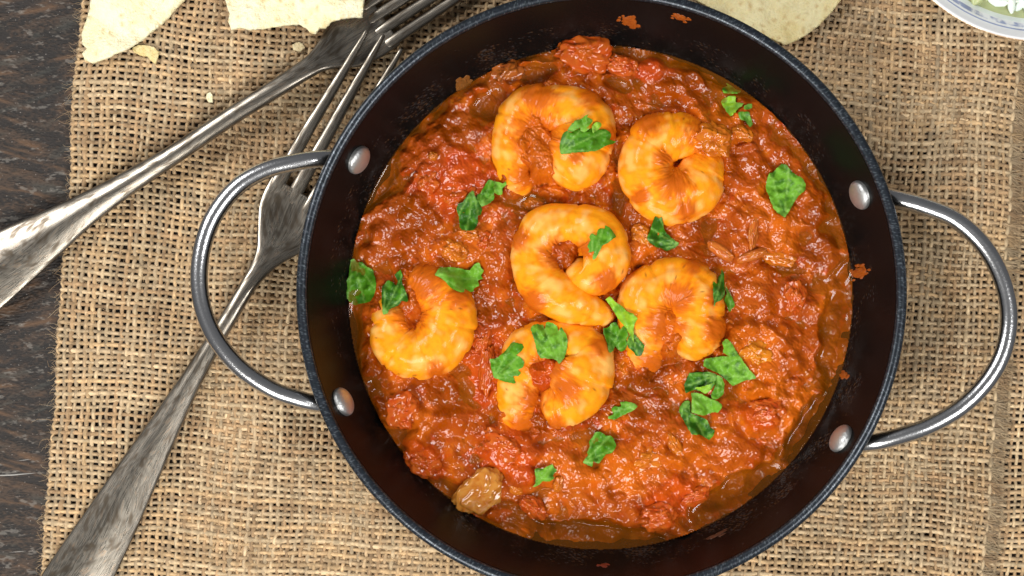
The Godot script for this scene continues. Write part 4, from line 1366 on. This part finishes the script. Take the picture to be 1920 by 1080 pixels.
func build_papadums() -> void:
	var m := mat(Color(1, 1, 1), 0.6)
	m.subsurf_scatter_enabled = true; m.subsurf_scatter_strength = 0.05
	bump(m, noise_tex(noise(81, 0.05, 3), 256), 0.035, 1.0 / 0.016)
	var cream := [Color(0.80, 0.71, 0.42), Color(0.84, 0.78, 0.55), Color(0.52, 0.32, 0.08)]
	slab("papadum_piece", vecs([172,0, 160,40, 152,66, 154,84, 162,90, 154,101, 158,112, 172,118, 190,113, 205,108, 235,95, 262,75, 300,45, 345,0, 400,-70, 180,-70]), 6.0, 1.3, 2.6, cream, 810, m, "cream papadum piece at the top left corner, overhanging the burlap's edge", "papadum", "papadum pieces around the pan")
	slab("papadum_piece", vecs([422,0, 425,12, 430,25, 427,38, 433,55, 446,52, 470,56, 500,52, 540,46, 558,44, 572,50, 580,60, 590,62, 598,53, 610,52, 622,40, 645,35, 680,33, 683,0, 690,-70, 405,-70]), 12.2, 1.3, 1.6, cream, 820, m, "cream papadum piece with a broken edge lying on the fork's head", "papadum", "papadum pieces around the pan")
	slab("papadum_piece", vecs([1290,-8, 1340,20, 1400,50, 1440,70, 1471,84, 1490,77, 1512,64, 1535,48, 1558,24, 1577,0, 1605,-70, 1270,-70]), 7.0, 1.4, 2.4, [Color(0.74, 0.60, 0.28), Color(0.80, 0.70, 0.40), Color(0.44, 0.25, 0.07)], 830, m, "olive tinged papadum with a curved edge beyond the pan's far rim", "papadum", "papadum pieces around the pan")
	slab("papadum_crumb", vecs([247,90, 258,84, 275,85, 288,88, 298,97, 296,106, 291,120, 284,114, 276,106, 264,104, 252,99]), 4.6, 0.8, 0.6, [Color(0.66, 0.50, 0.20), Color(0.74, 0.62, 0.34), Color(0.6, 0.42, 0.14)], 840, m, "yellow papadum crumb below the top left papadum piece", "crumb", "papadum crumbs on the burlap", 0.5)
	slab("papadum_crumb", vecs([388,176, 394,172, 399,180, 398,192, 391,192, 386,185]), 4.2, 0.7, 0.3, cream, 850, m, "tiny pale crumb on the burlap above the upper fork's handle", "crumb", "papadum crumbs on the burlap", 0.4)
	slab("papadum_crumb", vecs([548,84, 558,78, 568,82, 572,90, 562,97, 550,94]), 4.2, 0.7, 0.3, [Color(0.58, 0.45, 0.25), Color(0.62, 0.52, 0.32), Color(0.4, 0.28, 0.12)], 860, m, "small tan crumb on the burlap beside the upper fork's neck", "crumb", "papadum crumbs on the burlap", 0.4)


# ---------------------------------------------------------------- bowl of rice
func build_bowl() -> void:
	var hb := 34.0
	var c := M(1952, -231, hb)
	var R := 55.0
	var bowl := thing("rice_bowl", "white porcelain bowl with blue painted bands at the top right corner", "bowl")
	var bm := mat(Color(1, 1, 1), 0.12)
	bm.clearcoat_enabled = true; bm.clearcoat = 0.6; bm.clearcoat_roughness = 0.04
	var prof := []
	# outside up, over the lip, inside down
	for k in 14:
		var t := k / 13.0
		prof.append([26.0 + 27.5 * pow(t, 0.62), 3.5 + 30.0 * t])
	prof.append([54.4, hb - 0.35]); prof.append([55.0, hb + 0.15]); prof.append([54.9, hb + 0.55]); prof.append([54.4, hb + 0.75])
	for k in 80:
		var t := k / 79.0
		prof.append([54.0 - 18.0 * t - 8.0 * t * t, hb + 0.65 - 12.0 * t - 12.0 * t * t])
	prof.append([0.01, 9.0])
	var mb := MB.new()
	lathe(mb, prof, c, 720, "bowl")
	part("bowl_body", mb, bm, bowl)
	# pale chopped food, heaped
	var rm := mat(Color(1, 1, 1), 0.35)
	rm.subsurf_scatter_enabled = true; rm.subsurf_scatter_strength = 0.1
	var pieces := MB.new()
	var bed := MB.new()
	lathe(bed, [[46.4, 28.4], [36.0, 30.2], [18.0, 32.0], [0.01, 32.4]], c, 48, "bed")
	for k in 760:
		var a := rng.randf() * TAU
		var r := sqrt(rng.randf()) * 44.8
		var h := 29.0 + 3.0 * (1.0 - pow(r / 47.0, 2.0)) + rng.randf_range(-0.8, 1.2)
		var at := Vector3(c.x + r * cos(a), h, c.y + r * sin(a)) * 0.001
		var d := Vector3(rng.randf_range(-1, 1), rng.randf_range(-0.3, 0.3), rng.randf_range(-1, 1)).normalized()
		var l := rng.randf_range(0.0024, 0.0040)
		var fat := rng.randf_range(0.0014, 0.0022)
		var pts := PackedVector3Array(); var rr := PackedFloat32Array()
		var bend := Vector3(0, 1, 0).cross(d).normalized() * rng.randf_range(-0.0007, 0.0007)
		for q in 9:
			var t := q / 8.0 * 2.0 - 1.0
			pts.append(at + d * l * t + bend * (1.0 - t * t)); rr.append(fat * pow(maxf(1.0 - t * t, 0.05), 0.4) * rng.randf_range(0.9, 1.08))
		var col := Color(0.66, 0.76, 0.68).lerp(Color(0.80, 0.83, 0.74), rng.randf())
		if rng.randf() < 0.14: col = Color(0.42, 0.46, 0.22)
		rod(pieces, pts, rr, 9, col)
	var heap := thing("pale_food_heap", "pale whitish green chopped food heaped in the blue banded bowl", "food")
	part("food_bed", bed, rm, heap)
	part("chopped_pieces", pieces, rm, heap, "stuff")
